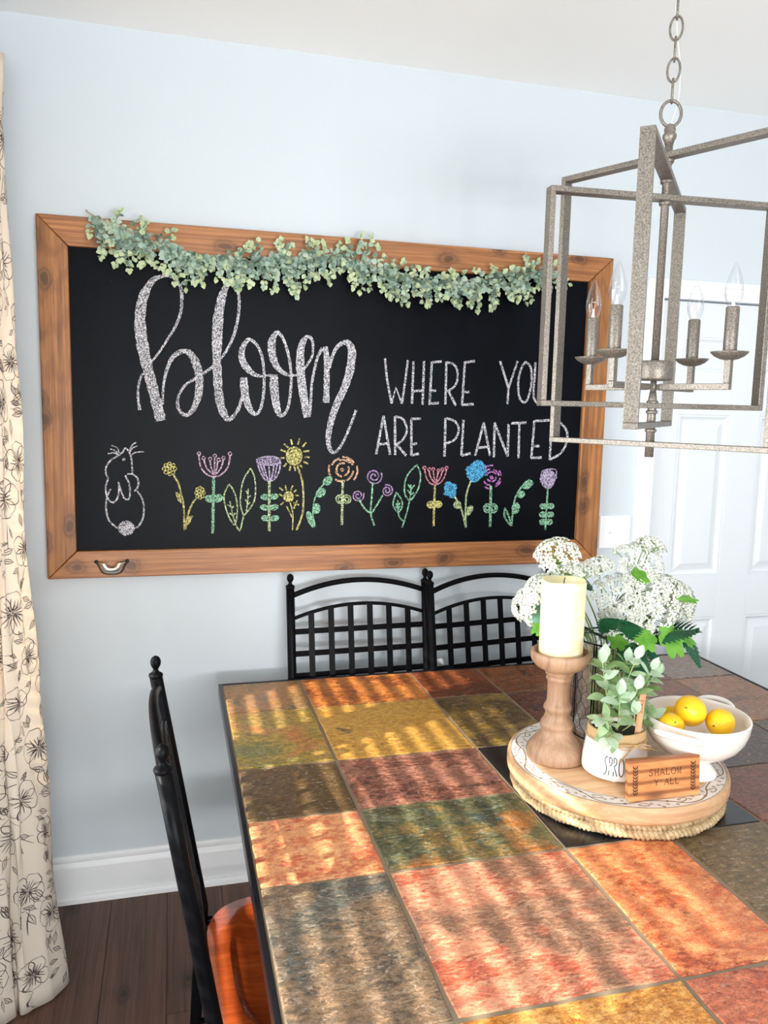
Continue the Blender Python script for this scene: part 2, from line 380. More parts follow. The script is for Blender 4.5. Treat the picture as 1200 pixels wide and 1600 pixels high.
b.add([curt(i, z) for z in ZS for i in range(NU)], [(j*NU+i, j*NU+i+1, (j+1)*NU+i+1, (j+1)*NU+i) for j in range(ZR) for i in range(NU-1)], 0, True)
mc = NT('curtain_cloth'); co = mc.coord()
wv = mc.noise(mc.coord((500, 500, 500)), 1, 2); mc.set(col=L('ece2d5'), rough=.9, spec=.1, normal=mc.bump(wv, .2, .0006))
tr = mc.node('BsdfTranslucent', {'Color': L('e8d9c4')}); mx = mc.node('MixShader', {0: .38, 1: mc.b.outputs[0], 2: tr.outputs[0]}); mc.t.links.new(mx.outputs[0], mc.out.inputs[0])
cl = obj('cloth', b, mc.m, ct); sm = cl.modifiers.new('thick', 'SOLIDIFY'); sm.thickness = .0012; sm.offset = 0
# line drawn flowers printed on the cloth
arc_ = [0]
for i in range(1, NU): arc_.append(arc_[-1]+sqrt((cB[i][0]-cB[i-1][0])**2+(cB[i][1]-cB[i-1][1])**2))
def on_cloth(s, z):
    s = max(0, min(arc_[-1]-1e-4, s)); k = 0
    while arc_[k+1] < s: k += 1
    ui = k+(s-arc_[k])/(arc_[k+1]-arc_[k]); z = max(.008, min(CT-.01, z))
    p = curt(ui, z); du = curt(ui+.3, z)-curt(ui-.3, z); n = du.cross(V((0, 0, 1))); n = n.normalized() if n.length else V((1, 0, 0))
    if n.dot(V((.2, -1, 0))) < 0 and False: n = -n
    return p, n
pb = MB(); rc = random.Random(11)
def pstroke(pts, wd):
    pts = smooth(pts, 4); N = len(pts)
    ws = [wd*(.35+.65*sin(pi*min(1, max(.06, i/(N-1))))) for i in range(N)]
    for sgn in (1, -1):
        pb.ribbon(pts, ws, lambda a, c: (lambda pn: pn[0]+pn[1]*(.0012*sgn))(on_cloth(a, c)))
def petal(cx, cz, ang, ln, wd, lw):
    d = (cos(ang), sin(ang)); n = (-d[1], d[0]); P = lambda a, c: (cx+d[0]*a+n[0]*c, cz+d[1]*a+n[1]*c)
    pstroke([P(0, 0), P(ln*.4, wd*.45), P(ln*.8, wd*.5), P(ln, wd*.08), P(ln*1.02, -.05*wd)], lw); pstroke([P(0, 0), P(ln*.4, -wd*.45), P(ln*.78, -wd*.5), P(ln, 0)], lw*.8)
    for k in range(3): o_ = (k-1)*wd*.2; pstroke([P(ln*.1, o_*.3), P(ln*.35, o_*.8), P(ln*(.5+.2*rc.random()), o_)], lw*1.1)
def leafp(cx, cz, ang, ln, lw):
    d = (cos(ang), sin(ang)); n = (-d[1], d[0]); P = lambda a, c: (cx+d[0]*a+n[0]*c, cz+d[1]*a+n[1]*c)
    pstroke([P(0, 0), P(ln*.4, ln*.2), P(ln, 0)], lw); pstroke([P(0, 0), P(ln*.45, -ln*.18), P(ln, 0)], lw); pstroke([P(-ln*.25, 0), P(ln*.4, 0), P(ln*.9, 0)], lw*.8)
    for k in range(3): pstroke([P(ln*(.2+.2*k), 0), P(ln*(.33+.2*k), ln*.1)], lw*.7)
def bloom_p(cx, cz, R):
    a0 = rc.random()*6.28
    for k in range(5): petal(cx, cz, a0+k*1.257+rc.uniform(-.2, .2), R*rc.uniform(.85, 1.1), R*.85, .0022)
    for k in range(7): a = rc.random()*6.28; pstroke([(cx+R*.08*cos(a), cz+R*.08*sin(a)), (cx+R*.22*cos(a+.5), cz+R*.22*sin(a+.5)), (cx+R*.34*cos(a+.7), cz+R*.34*sin(a+.7))], .0034)
S0, S1 = arc_[70], arc_[-1]
z = .12; row = 0
while z < 2.4:
    s = S0+.02+(row % 2)*.075
    while s < S1-.02:
        R = rc.uniform(.042, .062); zc = z+rc.uniform(-.03, .03); bloom_p(s, zc, R)
        for k in range(6):
            a = rc.random()*6.28; leafp(s+cos(a)*R*1.25, zc+sin(a)*R*1.25, a+rc.uniform(-.5, .5), rc.uniform(.025, .042), .002)
        pstroke([(s, zc-R), (s+rc.uniform(-.02, .02), zc-R-.03), (s+rc.uniform(-.05, .05), zc-R-.07)], .0024)
        s += .15
    z += .125; row += 1
obj('printed_flowers', pb, plain('print_ink', '4d3f3a', .9), ct, kind='stuff')
CHALK={
'chalk_script':'w1-60,1768,5.9 -33,1804,6.5 -7,1845,7.2 13,1878,7.8 30,1921,8.8 35,1966,9.7 31,2002,10.3 18,2022,10.3 2,2031,9.6 -15,2032,8.3 -33,2027,11.5 -49,2018,15.9 -67,1993,22.9 -83,1954,28.1 -90,1905,31.4 -89,1857,33.5 -81,1799,34.4 -69,1744,32.7 -54,1679,31.6 -42,1630,31.8 -33,1589,32|w1-85,1734,6.5 -95,1711,6.5 -100,1685,7.2 -100,1652,7.9 -96,1621,9.2|w1-27,1640,7.3 -25,1687,7.3 -18,1730,9.2 -3,1773,11.8 15,1796,13.8 41,1807,14.5 61,1797,20.4 76,1769,25.1 85,1733,25.3 85,1693,23.4 79,1659,20.8 65,1626,15.4 46,1608,12.1 26,1618,10 18,1641,9.3 23,1671,8 43,1702,8 70,1721,8 96,1738,8 131,1764,9.3|w1153,1787,6 176,1823,8.6 196,1870,9.3 208,1927,9.2 210,1976,9.2 203,2005,9.2 188,2021,9.1 172,2013,16.3 158,1980,26.1 148,1933,31.1 143,1884,31.9 141,1834,30.4 140,1785,26.6 142,1735,26.1 144,1695,26.9 150,1648,25.7 163,1611,22.4 177,1597,15.7 195,1611,10.9 211,1639,10.2 218,1668,8.5|w1224,1731,23.7 226,1697,24.6 232,1660,23.2 245,1629,18.8 260,1615,11.3 275,1627,8.3 285,1662,9 289,1707,9 289,1748,8.9 283,1796,8.9 268,1832,8.9 244,1851,10.3 228,1838,14.7 218,1812,18.4 221,1783,21.4 238,1757,20.4 260,1741,13 283,1737,7.5 311,1741,6.7|w1321,1743,25.4 321,1708,27 325,1670,25.6 332,1632,21.2 343,1612,12.9 359,1622,9.1 370,1652,9.1 376,1702,9.1 376,1751,9 368,1806,9 352,1854,8.9 335,1876,11.1 322,1868,17 313,1841,25.2 315,1808,24.5 326,1775,20.5 347,1753,15 370,1743,8.3 397,1744,7.5|w1420,1765,6.8 443,1802,7.5 448,1836,8.3 442,1862,9.7 428,1867,12.7 415,1851,19.4 407,1823,24.7 406,1778,28.6 410,1733,28.7 416,1687,27.4 425,1638,26 431,1608,25.3|w1440,1617,8.4 442,1665,8.4 445,1719,8.4 453,1764,8.3 464,1806,9.1 479,1833,11.3|w1488,1839,15.1 493,1804,18.9 494,1754,19.8 494,1705,19.9 493,1657,20.7|w1504,1770,7.6 512,1808,9.9 528,1839,12.1 549,1854,15.1 565,1852,21.2 577,1830,25.9 576,1795,27.5 569,1753,27.6 552,1702,25.4 532,1660,23.1 515,1613,21.3 504,1566,18.6 502,1527,16.4 509,1502,13.3 521,1492,10.2 540,1508,8.6 562,1548,8.6 579,1591,8.6 595,1635,8.6',
'chalk_block_words':'w0691,1808,7.6 699,1744,7.6 717,1659,7.7|w0717,1659,7.7 731,1713,7.7 754,1660,7.7|w0754,1660,7.7 764,1740,7.7 771,1805,7.6|w0791,1802,7.7 789,1660,7.8|w0828,1805,7.7 827,1658,7.8|w0792,1702,7.7 825,1706,7.8|w0856,1803,7.7 852,1659,7.8|w0856,1801,7.7 891,1805,7.7|w0856,1705,7.8 874,1707,7.8|w0848,1661,7.8 885,1665,7.8|w0908,1805,7.7 909,1660,7.8|w0921,1704,7.8 947,1657,7.9|w0975,1807,7.8 970,1660,7.9|w0973,1804,7.8 1012,1811,7.8|w0972,1704,7.9 995,1705,7.9|w0969,1660,7.9 1013,1664,7.9|w01105,1814,7.9 1141,1722,8|w01171,1817,7.9 1141,1722,8 1139,1666,8|w0690,1618,7.7 667,1487,7.8|w0690,1618,7.7 716,1486,7.8|w0674,1521,7.8 708,1525,7.8|w0730,1616,7.7 734,1486,7.9|w0739,1521,7.8 773,1484,7.9|w0788,1609,7.8 792,1484,7.9|w0788,1609,7.8 823,1610,7.8|w0789,1523,7.9 812,1525,7.9|w0792,1485,7.9 819,1491,7.9|w0911,1614,7.9 912,1481,8|w0977,1609,7.9 974,1485,8|w0974,1485,8 1008,1493,8.1|w01053,1601,8 1025,1485,8.1|w01053,1601,8 1081,1485,8.1|w01035,1512,8.1 1073,1517,8.1|w01093,1601,8 1096,1479,8.1|w01093,1601,8 1148,1483,8.2|w01148,1483,8.2 1147,1597,8.1|w01157,1600,8.1 1215,1603,8.1|w01188,1601,8.1 1190,1477,8.2|w01245,1610,8.1 1240,1477,8.2|w01245,1609,8.1 1304,1613,8.2|w01243,1520,8.2 1269,1521,8.2|w01238,1478,8.2 1281,1480,8.3|w01313,1609,8.2 1312,1472,8.3|w1908,1803,7.5 939,1794,7.5 951,1760,7.5 942,1725,7.5 914,1704,7.5|w11202,1815,7.7 1222,1795,7.7 1227,1742,7.7 1216,1688,7.8 1199,1674,7.8 1181,1699,7.7 1177,1752,7.7 1187,1794,7.7 1202,1815,7.7|w11239,1815,7.7 1238,1754,7.7 1237,1700,7.8 1248,1677,7.8 1264,1677,7.8 1273,1701,7.8 1277,1755,7.8 1279,1815,7.7|w1730,1616,7.5 758,1608,7.5 773,1574,7.5 763,1542,7.5 739,1521,7.5|w1911,1614,7.6 946,1603,7.6 961,1576,7.7 948,1541,7.7 914,1526,7.7|w11313,1612,7.9 1349,1603,7.9 1376,1570,8 1373,1527,8 1351,1493,8 1312,1472,8',
'chalk_rabbit':'w1-159,1479,3.7 -172,1494,3.6 -186,1499,3.6|w1-159,1481,3.7 -165,1502,3.6 -182,1510,3.6|w1-161,1479,3.7 -175,1487,3.7 -194,1484,3.6|w1-130,1493,3.7 -121,1511,3.7 -108,1521,3.7|w1-129,1489,3.7 -119,1503,3.7 -105,1509,3.7|w1-126,1479,3.7 -111,1489,3.7 -86,1491,3.7|w1-122,1422,5 -123,1456,5 -127,1483,5 -140,1502,5 -150,1489,5 -166,1476,5 -185,1464,5 -198,1446,5 -201,1426,5 -195,1407,5 -202,1382,5 -200,1355,5 -191,1337,5 -180,1332,5.1 -168,1345,5.1 -163,1369,5 -164,1396,5|w1-163,1394,5 -155,1362,5.1 -146,1343,5.1 -135,1342,5.1 -130,1358,5.1 -132,1389,5.1 -143,1417,5|w1-138,1421,5 -122,1421,5 -108,1409,5.1 -104,1392,5.1 -109,1375,5.1 -117,1367,5.1|w1-187,1374,5 -197,1355,5 -202,1329,5 -201,1298,5.1 -192,1271,5.1 -170,1250,5.1|w1-109,1368,5.1 -95,1345,5.1 -89,1314,5.1 -93,1280,5.1 -106,1256,5.1 -119,1249,5.1|w1-147,1471,8 -146,1463,8|w1-120,1249,3.8 -123,1240,3.8 -130,1232,3.8 -141,1229,3.8 -152,1230,3.8 -161,1236,3.8 -166,1245,3.7 -165,1255,3.7 -160,1264,3.7 -151,1270,3.7 -140,1271,3.7 -130,1267,3.8 -122,1259,3.8 -120,1249,3.8|w1-152,1269,3.7 -162,1257,3.7 -162,1250,3.7 -146,1270,3.7 -140,1269,3.7 -160,1244,3.7 -157,1240,3.8 -136,1266,3.7 -132,1263,3.8 -154,1236,3.8 -150,1234,3.8 -129,1260,3.8 -126,1255,3.8 -146,1231,3.8 -141,1230,3.8 -124,1250,3.8 -124,1243,3.8 -134,1231,3.8|w1-161,1243,3.7 -153,1230,3.8 -146,1229,3.8 -159,1251,3.7 -156,1255,3.7 -140,1231,3.8 -135,1234,3.8 -151,1259,3.7 -146,1262,3.7 -131,1238,3.8 -128,1242,3.8 -141,1264,3.7 -134,1263,3.8 -125,1250,3.8',
'flower1':'y11,1421,5.8 17,1392,5.8 25,1361,5.8 33,1319,5.9 35,1240,5.9|y138,1243,5.9 46,1288,5.9 59,1323,5.9 74,1343,5.9|y113,1438,3.1 11,1434,3.1 7,1433,3.1 3,1435,3.1 3,1440,3.1 7,1443,3.1 11,1442,3.1 13,1438,3.1|y17,1426,3.1 6,1422,3.1 1,1421,3.1 -2,1424,3.1 -2,1428,3.1 2,1431,3.1 6,1430,3.1 7,1426,3.1|y1-4,1421,3.1 -6,1417,3.1 -10,1416,3.1 -13,1419,3.1 -13,1424,3.1 -10,1426,3.1 -6,1425,3.1 -4,1421,3.1|y1-15,1426,3.1 -17,1422,3.1 -22,1421,3.1 -25,1424,3.1 -25,1428,3.1 -22,1431,3.1 -17,1430,3.1 -15,1426,3.1|y1-20,1438,3.1 -22,1433,3.1 -26,1432,3 -30,1435,3 -30,1440,3 -26,1443,3 -22,1442,3 -20,1438,3.1|y1-15,1449,3 -17,1445,3 -21,1444,3 -25,1447,3 -25,1451,3 -21,1454,3 -17,1453,3 -15,1449,3|y1-4,1454,3.1 -6,1450,3.1 -10,1449,3.1 -13,1451,3 -13,1456,3 -9,1459,3 -6,1458,3 -4,1454,3.1|y18,1449,3.1 6,1445,3.1 2,1444,3.1 -1,1447,3.1 -1,1451,3.1 2,1454,3.1 6,1453,3.1 8,1449,3.1|y14,1438,3.1 2,1434,3.1 -2,1432,3.1 -5,1435,3.1 -5,1440,3.1 -2,1443,3.1 2,1442,3.1 4,1438,3.1|y1-4,1429,3.1 -6,1425,3.1 -10,1424,3.1 -13,1427,3.1 -13,1432,3.1 -10,1435,3.1 -6,1434,3.1 -4,1429,3.1|y1-12,1438,3.1 -14,1434,3.1 -18,1432,3.1 -22,1435,3.1 -21,1440,3 -18,1443,3 -14,1442,3.1 -12,1438,3.1|y1-4,1446,3.1 -6,1442,3.1 -10,1441,3.1 -13,1443,3.1 -13,1448,3 -10,1451,3 -6,1450,3.1 -4,1446,3.1|y1101,1360,3.1 99,1356,3.1 95,1355,3.1 92,1358,3.1 92,1362,3.1 95,1365,3.1 99,1364,3.1 101,1360,3.1|y197,1349,3.1 96,1345,3.1 92,1345,3.1 88,1347,3.1 88,1351,3.1 92,1354,3.1 96,1353,3.1 97,1349,3.1|y189,1345,3.1 87,1341,3.1 83,1340,3.1 80,1343,3.1 80,1347,3.1 84,1350,3.1 88,1349,3.1 89,1345,3.1|y181,1349,3.1 80,1346,3.1 75,1345,3.1 72,1347,3.1 72,1351,3.1 76,1354,3.1 80,1353,3.1 81,1349,3.1|y178,1360,3.1 76,1357,3.1 72,1356,3.1 69,1358,3.1 69,1363,3.1 72,1365,3.1 76,1364,3.1 78,1360,3.1|y181,1371,3.1 80,1368,3.1 76,1367,3.1 72,1369,3.1 72,1374,3.1 76,1376,3.1 80,1375,3.1 81,1371,3.1|y189,1376,3.1 88,1372,3.1 84,1371,3.1 80,1374,3.1 80,1378,3.1 84,1381,3.1 88,1380,3.1 89,1376,3.1|y197,1371,3.1 96,1368,3.1 92,1367,3.1 88,1369,3.1 88,1373,3.1 92,1376,3.1 96,1375,3.1 97,1371,3.1|y194,1360,3.1 93,1356,3.1 89,1355,3.1 86,1358,3.1 86,1362,3.1 89,1365,3.1 93,1364,3.1 94,1360,3.1|y187,1354,3.1 85,1351,3.1 81,1350,3.1 78,1352,3.1 78,1357,3.1 81,1359,3.1 85,1358,3.1 87,1354,3.1|y187,1367,3.1 85,1363,3.1 81,1362,3.1 78,1364,3.1 78,1369,3.1 81,1371,3.1 85,1370,3.1 87,1367,3.1|y110,1363,4.1 23,1350,4.1 29,1329,4.1 16,1340,4.1 10,1363,4.1|y116,1354,4.1 26,1333,4.1|y161,1286,4.2 52,1267,4.2 41,1256,4.2 47,1278,4.2 61,1286,4.2|y155,1279,4.2 45,1262,4.2',
'flower2':'p182,1484,4.8 87,1446,4.8 104,1422,4.8 129,1412,4.8 154,1421,4.8 174,1446,4.8 180,1481,4.8|p197,1469,4.8 107,1439,4.8 128,1419,4.8|p1117,1467,4.8 120,1443,4.8 129,1421,4.8|p1132,1477,4.8 131,1443,4.8 129,1419,4.8|p1142,1464,4.8 137,1436,4.8 130,1420,4.8|p1159,1471,4.8 151,1440,4.8 131,1417,4.8|p187,1487,3.4 86,1483,3.4 82,1481,3.4 79,1483,3.4 77,1487,3.4 79,1490,3.4 82,1492,3.4 86,1490,3.4 87,1487,3.4|p1102,1472,3.4 100,1468,3.4 97,1466,3.4 93,1468,3.4 92,1472,3.4 93,1475,3.4 97,1477,3.4 100,1475,3.4 102,1472,3.4|p1122,1470,3.4 121,1466,3.4 117,1464,3.4 114,1466,3.4 112,1470,3.4 114,1473,3.4 117,1475,3.4 121,1473,3.4 122,1470,3.4|p1137,1480,3.4 136,1476,3.4 132,1474,3.4 129,1476,3.4 127,1480,3.4 129,1483,3.4 132,1485,3.4 136,1483,3.4 137,1480,3.4|p1149,1466,3.4 148,1463,3.4 144,1461,3.4 140,1463,3.4 139,1466,3.4 140,1470,3.4 144,1472,3.4 148,1470,3.4 149,1466,3.4|p1164,1473,3.4 163,1469,3.4 159,1467,3.4 156,1469,3.4 154,1473,3.4 156,1477,3.4 159,1478,3.4 163,1477,3.4 164,1473,3.4|p1185,1486,3.4 183,1482,3.4 180,1481,3.4 176,1482,3.4 175,1486,3.4 176,1490,3.4 180,1492,3.4 183,1490,3.4 185,1486,3.4|g1128,1410,8.3 124,1228,8.4|g1126,1338,4.2 123,1333,4.2 118,1331,4.2 113,1331,4.2 107,1333,4.2 104,1337,4.2 102,1342,4.2 103,1347,4.2 107,1350,4.2 112,1351,4.2 118,1351,4.2 123,1348,4.2 126,1343,4.2 126,1338,4.2|g1107,1347,4.2 105,1340,4.2 108,1337,4.2 111,1348,4.2 114,1348,4.2 111,1335,4.2 114,1334,4.2 117,1347,4.2 120,1346,4.2 117,1334,4.2 121,1335,4.2 123,1342,4.2|g1155,1347,4.2 155,1342,4.2 152,1337,4.2 147,1333,4.2 141,1331,4.2 135,1332,4.2 130,1336,4.2 129,1341,4.2 130,1346,4.2 134,1351,4.2 140,1353,4.2 146,1354,4.2 151,1352,4.2 155,1347,4.2|g1132,1343,4.2 135,1336,4.2 139,1335,4.2 135,1347,4.2 138,1349,4.2 142,1335,4.2 146,1336,4.2 141,1350,4.2 145,1351,4.2 149,1338,4.2 152,1342,4.2 149,1349,4.2',
'leaf_pair':'l1176,1389,4.5 191,1367,4.5 201,1332,4.6 202,1289,4.6 194,1254,4.6 177,1279,4.6 164,1318,4.5 161,1353,4.5 176,1389,4.5|l1246,1440,4.5 258,1412,4.5 262,1373,4.6 257,1331,4.6 234,1296,4.6 222,1289,4.6 213,1324,4.6 215,1366,4.5 224,1405,4.5 246,1440,4.5|l1224,1289,4.6 218,1261,4.6 210,1235,4.6 196,1258,4.6|l1179,1332,4.2 188,1290,4.2 196,1261,4.2|l1171,1321,4.2 182,1314,4.2|l1191,1316,4.2 183,1307,4.2|l1178,1293,4.2 189,1286,4.2|l1196,1293,4.2 190,1284,4.2|l1238,1373,4.2 236,1331,4.2 232,1298,4.2|l1230,1366,4.2 237,1356,4.2|l1247,1350,4.2 237,1344,4.2|l1228,1338,4.2 235,1328,4.2|l1244,1328,4.2 234,1319,4.2',
'flower3':'v1343,1464,5.3 338,1458,5.3 326,1453,5.3 309,1450,5.2 291,1451,5.2 276,1455,5.2 267,1461,5.2 267,1468,5.2 276,1473,5.2 291,1477,5.2 309,1478,5.2 326,1476,5.2 338,1471,5.3 343,1464,5.3|v1267,1461,5.2 277,1429,5.2 291,1405,5.3 307,1398,5.3 326,1406,5.3 340,1433,5.3 343,1461,5.3|v1288,1448,4.5 302,1401,4.6|v1305,1448,4.5 309,1401,4.6|v1322,1450,4.6 314,1401,4.6|v1277,1452,4.5 293,1412,4.6|v1333,1452,4.6 323,1410,4.6|v1274,1468,3.1 274,1461,3.1 279,1459,3.1 279,1471,3.1 284,1472,3.1 284,1458,3.1 289,1456,3.1 289,1473,3.1 294,1474,3.1 294,1456,3.1 299,1455,3.1 299,1474,3.1 304,1474,3.1 304,1455,3.1 310,1455,3.1 310,1474,3.1 314,1474,3.1 314,1456,3.1 320,1457,3.2 320,1473,3.1 325,1472,3.1 325,1458,3.2 330,1459,3.2 330,1471,3.1 335,1469,3.2 335,1462,3.2|v1309,1464,3.1 307,1460,3.1 303,1459,3.1 300,1462,3.1 300,1465,3.1 303,1468,3.1 307,1467,3.1 309,1464,3.1|l1307,1398,7.7 307,1231,7.9|g1306,1342,3.5 304,1339,3.5 299,1337,3.5 293,1337,3.5 287,1338,3.5 282,1341,3.5 280,1345,3.5 281,1349,3.5 284,1352,3.5 290,1353,3.5 296,1353,3.5 302,1350,3.5 305,1347,3.5 306,1342,3.5|g1285,1348,3.5 285,1342,3.5 289,1341,3.5 289,1349,3.5 293,1350,3.5 293,1340,3.5 297,1341,3.5 297,1349,3.5 301,1348,3.5 301,1342,3.5|g1336,1349,3.5 335,1345,3.5 332,1341,3.5 326,1339,3.5 320,1338,3.5 314,1339,3.5 311,1342,3.5 310,1346,3.5 312,1350,3.5 316,1353,3.5 323,1355,3.5 329,1354,3.5 334,1352,3.5 336,1349,3.5|g1314,1349,3.5 314,1344,3.5 319,1342,3.5 319,1351,3.5 323,1351,3.5 323,1342,3.5 327,1342,3.5 327,1351,3.5 331,1349,3.5 331,1343,3.5|g1304,1308,3.5 302,1304,3.5 298,1302,3.5 292,1302,3.5 285,1304,3.5 281,1307,3.5 278,1311,3.5 279,1315,3.5 283,1317,3.5 288,1319,3.5 294,1318,3.5 300,1315,3.5 304,1312,3.5 304,1308,3.5|g1283,1313,3.5 283,1307,3.5 287,1306,3.5 287,1315,3.5 291,1315,3.5 291,1305,3.5 296,1306,3.5 296,1314,3.5 300,1313,3.5 300,1307,3.5|g1336,1314,3.6 335,1310,3.6 332,1306,3.6 326,1303,3.6 320,1302,3.6 314,1304,3.6 311,1306,3.5 310,1310,3.5 312,1314,3.5 317,1317,3.5 323,1319,3.5 329,1319,3.6 334,1317,3.6 336,1314,3.6|g1315,1314,3.5 315,1308,3.6 319,1307,3.6 319,1315,3.5 323,1316,3.6 323,1306,3.6 327,1307,3.6 327,1315,3.6 331,1314,3.6 331,1308,3.6|g1308,1271,3.6 306,1268,3.6 301,1266,3.6 295,1266,3.6 289,1267,3.6 284,1271,3.6 282,1275,3.6 283,1278,3.5 286,1281,3.6 291,1283,3.6 298,1282,3.6 304,1279,3.6 307,1276,3.6 308,1271,3.6|g1287,1277,3.6 287,1271,3.6 291,1270,3.6 291,1278,3.6 295,1279,3.6 295,1269,3.6 299,1270,3.6 299,1278,3.6 303,1277,3.6 303,1271,3.6|g1338,1277,3.6 337,1273,3.6 334,1269,3.6 328,1267,3.6 322,1266,3.6 316,1267,3.6 313,1270,3.6 312,1274,3.6 314,1278,3.6 318,1281,3.6 325,1282,3.6 331,1282,3.6 336,1280,3.6 338,1277,3.6|g1316,1277,3.6 316,1272,3.6 321,1270,3.6 321,1279,3.6 325,1279,3.6 325,1269,3.6 329,1270,3.6 329,1278,3.6 333,1277,3.6 333,1271,3.6',
'sunflowers':'y1414,1481,4.9 411,1467,4.9 403,1457,4.9 392,1452,4.9 379,1453,4.9 369,1461,4.9 364,1473,4.9 364,1487,4.9 369,1499,4.9 379,1507,4.9 391,1509,4.9 403,1504,4.9 411,1494,4.9 414,1481,4.9|y1372,1495,4.9 367,1475,4.9 370,1468,4.9 379,1500,4.9 384,1502,4.9 374,1463,4.9 378,1460,4.9 389,1503,4.9 394,1503,4.9 383,1458,4.9 387,1457,4.9 399,1500,4.9 403,1498,4.9 393,1458,4.9 398,1460,4.9 407,1493,4.9 410,1485,4.9 405,1465,4.9|y0343,1501,5.2 361,1494,5.3|y0354,1520,5.2 370,1507,5.3|y0377,1535,5.2 381,1517,5.3|y0405,1539,5.3 401,1518,5.3|y0428,1525,5.3 415,1510,5.3|y0438,1497,5.3 419,1496,5.3|y0439,1476,5.3 422,1477,5.3|y0435,1455,5.3 419,1462,5.3|y0416,1442,5.3 407,1451,5.3|y0392,1431,5.3 389,1446,5.3|y0373,1432,5.3 376,1447,5.3|y0354,1445,5.3 363,1456,5.3|y0344,1474,5.3 356,1474,5.3|y1398,1449,6.4 415,1401,6.4 420,1344,6.4 417,1287,6.5 398,1233,6.5|y1386,1346,4.3 384,1338,4.3 379,1332,4.3 372,1330,4.3 365,1331,4.3 359,1335,4.3 355,1342,4.3 355,1350,4.3 359,1357,4.3 365,1361,4.3 372,1362,4.3 379,1359,4.3 384,1353,4.3 386,1346,4.3|y1361,1357,4.3 357,1344,4.3 359,1339,4.3 366,1359,4.3 371,1360,4.3 362,1335,4.3 366,1333,4.3 375,1359,4.3 379,1357,4.3 370,1333,4.3 374,1333,4.3 382,1353,4.3 384,1348,4.3 380,1335,4.3|y1358,1340,4.3 372,1333,4.3 378,1335,4.3 358,1347,4.3 359,1353,4.3 381,1340,4.3 383,1345,4.3 363,1357,4.3 369,1359,4.3 382,1352,4.3|y0340,1376,4.2 352,1366,4.3|y0360,1383,4.2 362,1366,4.3|y0384,1383,4.3 378,1368,4.3|y0396,1368,4.3 388,1361,4.3|y0406,1349,4.3 393,1350,4.3|y0340,1354,4.3 350,1348,4.3|y0344,1318,4.3 354,1327,4.3|y0399,1330,4.3 388,1308,4.3|y0387,1326,4.3 406,1317,4.3|y1376,1326,4.3 385,1287,4.3 384,1233,4.3|y1364,1314,4.3 374,1294,4.3 383,1276,4.3|y1399,1332,4.3 388,1305,4.3',
'vine1':'g1490,1390,5 467,1361,5 456,1326,5 453,1290,5 455,1243,5.1|g1514,1409,3.9 516,1404,3.9 515,1397,3.9 511,1391,3.9 504,1386,3.9 497,1385,3.9 491,1386,3.9 488,1390,3.9 487,1396,3.9 490,1403,3.9 496,1408,3.9 503,1411,3.9 509,1412,3.9 514,1409,3.9|g1490,1395,3.9 496,1388,3.9 501,1388,3.9 492,1399,3.9 495,1403,3.9 505,1391,3.9 509,1393,3.9 498,1406,3.9 502,1408,3.9 511,1397,3.9 513,1402,3.9 507,1409,3.9|g1491,1368,4 493,1362,4 492,1356,4 488,1350,4 482,1346,4 475,1344,4 469,1346,4 465,1350,3.9 464,1356,3.9 467,1363,3.9 472,1368,3.9 479,1371,3.9 486,1371,3.9 491,1368,4|g1468,1355,3.9 474,1347,4 479,1348,4 469,1360,3.9 472,1363,3.9 483,1350,4 486,1352,4 475,1366,3.9 479,1368,3.9 489,1356,4 490,1361,4 484,1368,3.9|g1475,1303,4 474,1296,4 470,1291,4 465,1289,4 460,1290,4 456,1295,4 454,1302,4 454,1309,4 457,1316,4 462,1320,4 467,1320,4 472,1317,4 475,1311,4 475,1303,4|g1458,1312,4 457,1299,4 460,1295,4 461,1315,4 464,1316,4 462,1294,4 465,1293,4 467,1316,4 470,1314,4 468,1295,4 471,1298,4 472,1310,4|g1454,1272,4 458,1259,4 459,1249,4 457,1243,4 452,1243,4 446,1249,4 439,1259,4 435,1271,4 432,1282,4 433,1291,4 436,1294,4 442,1291,4 448,1283,4 454,1272,4|g1436,1276,4 444,1256,4 449,1251,4 436,1283,4 437,1286,4 452,1250,4 454,1250,4 439,1287,4 442,1285,4 455,1254,4 455,1260,4 447,1281,4',
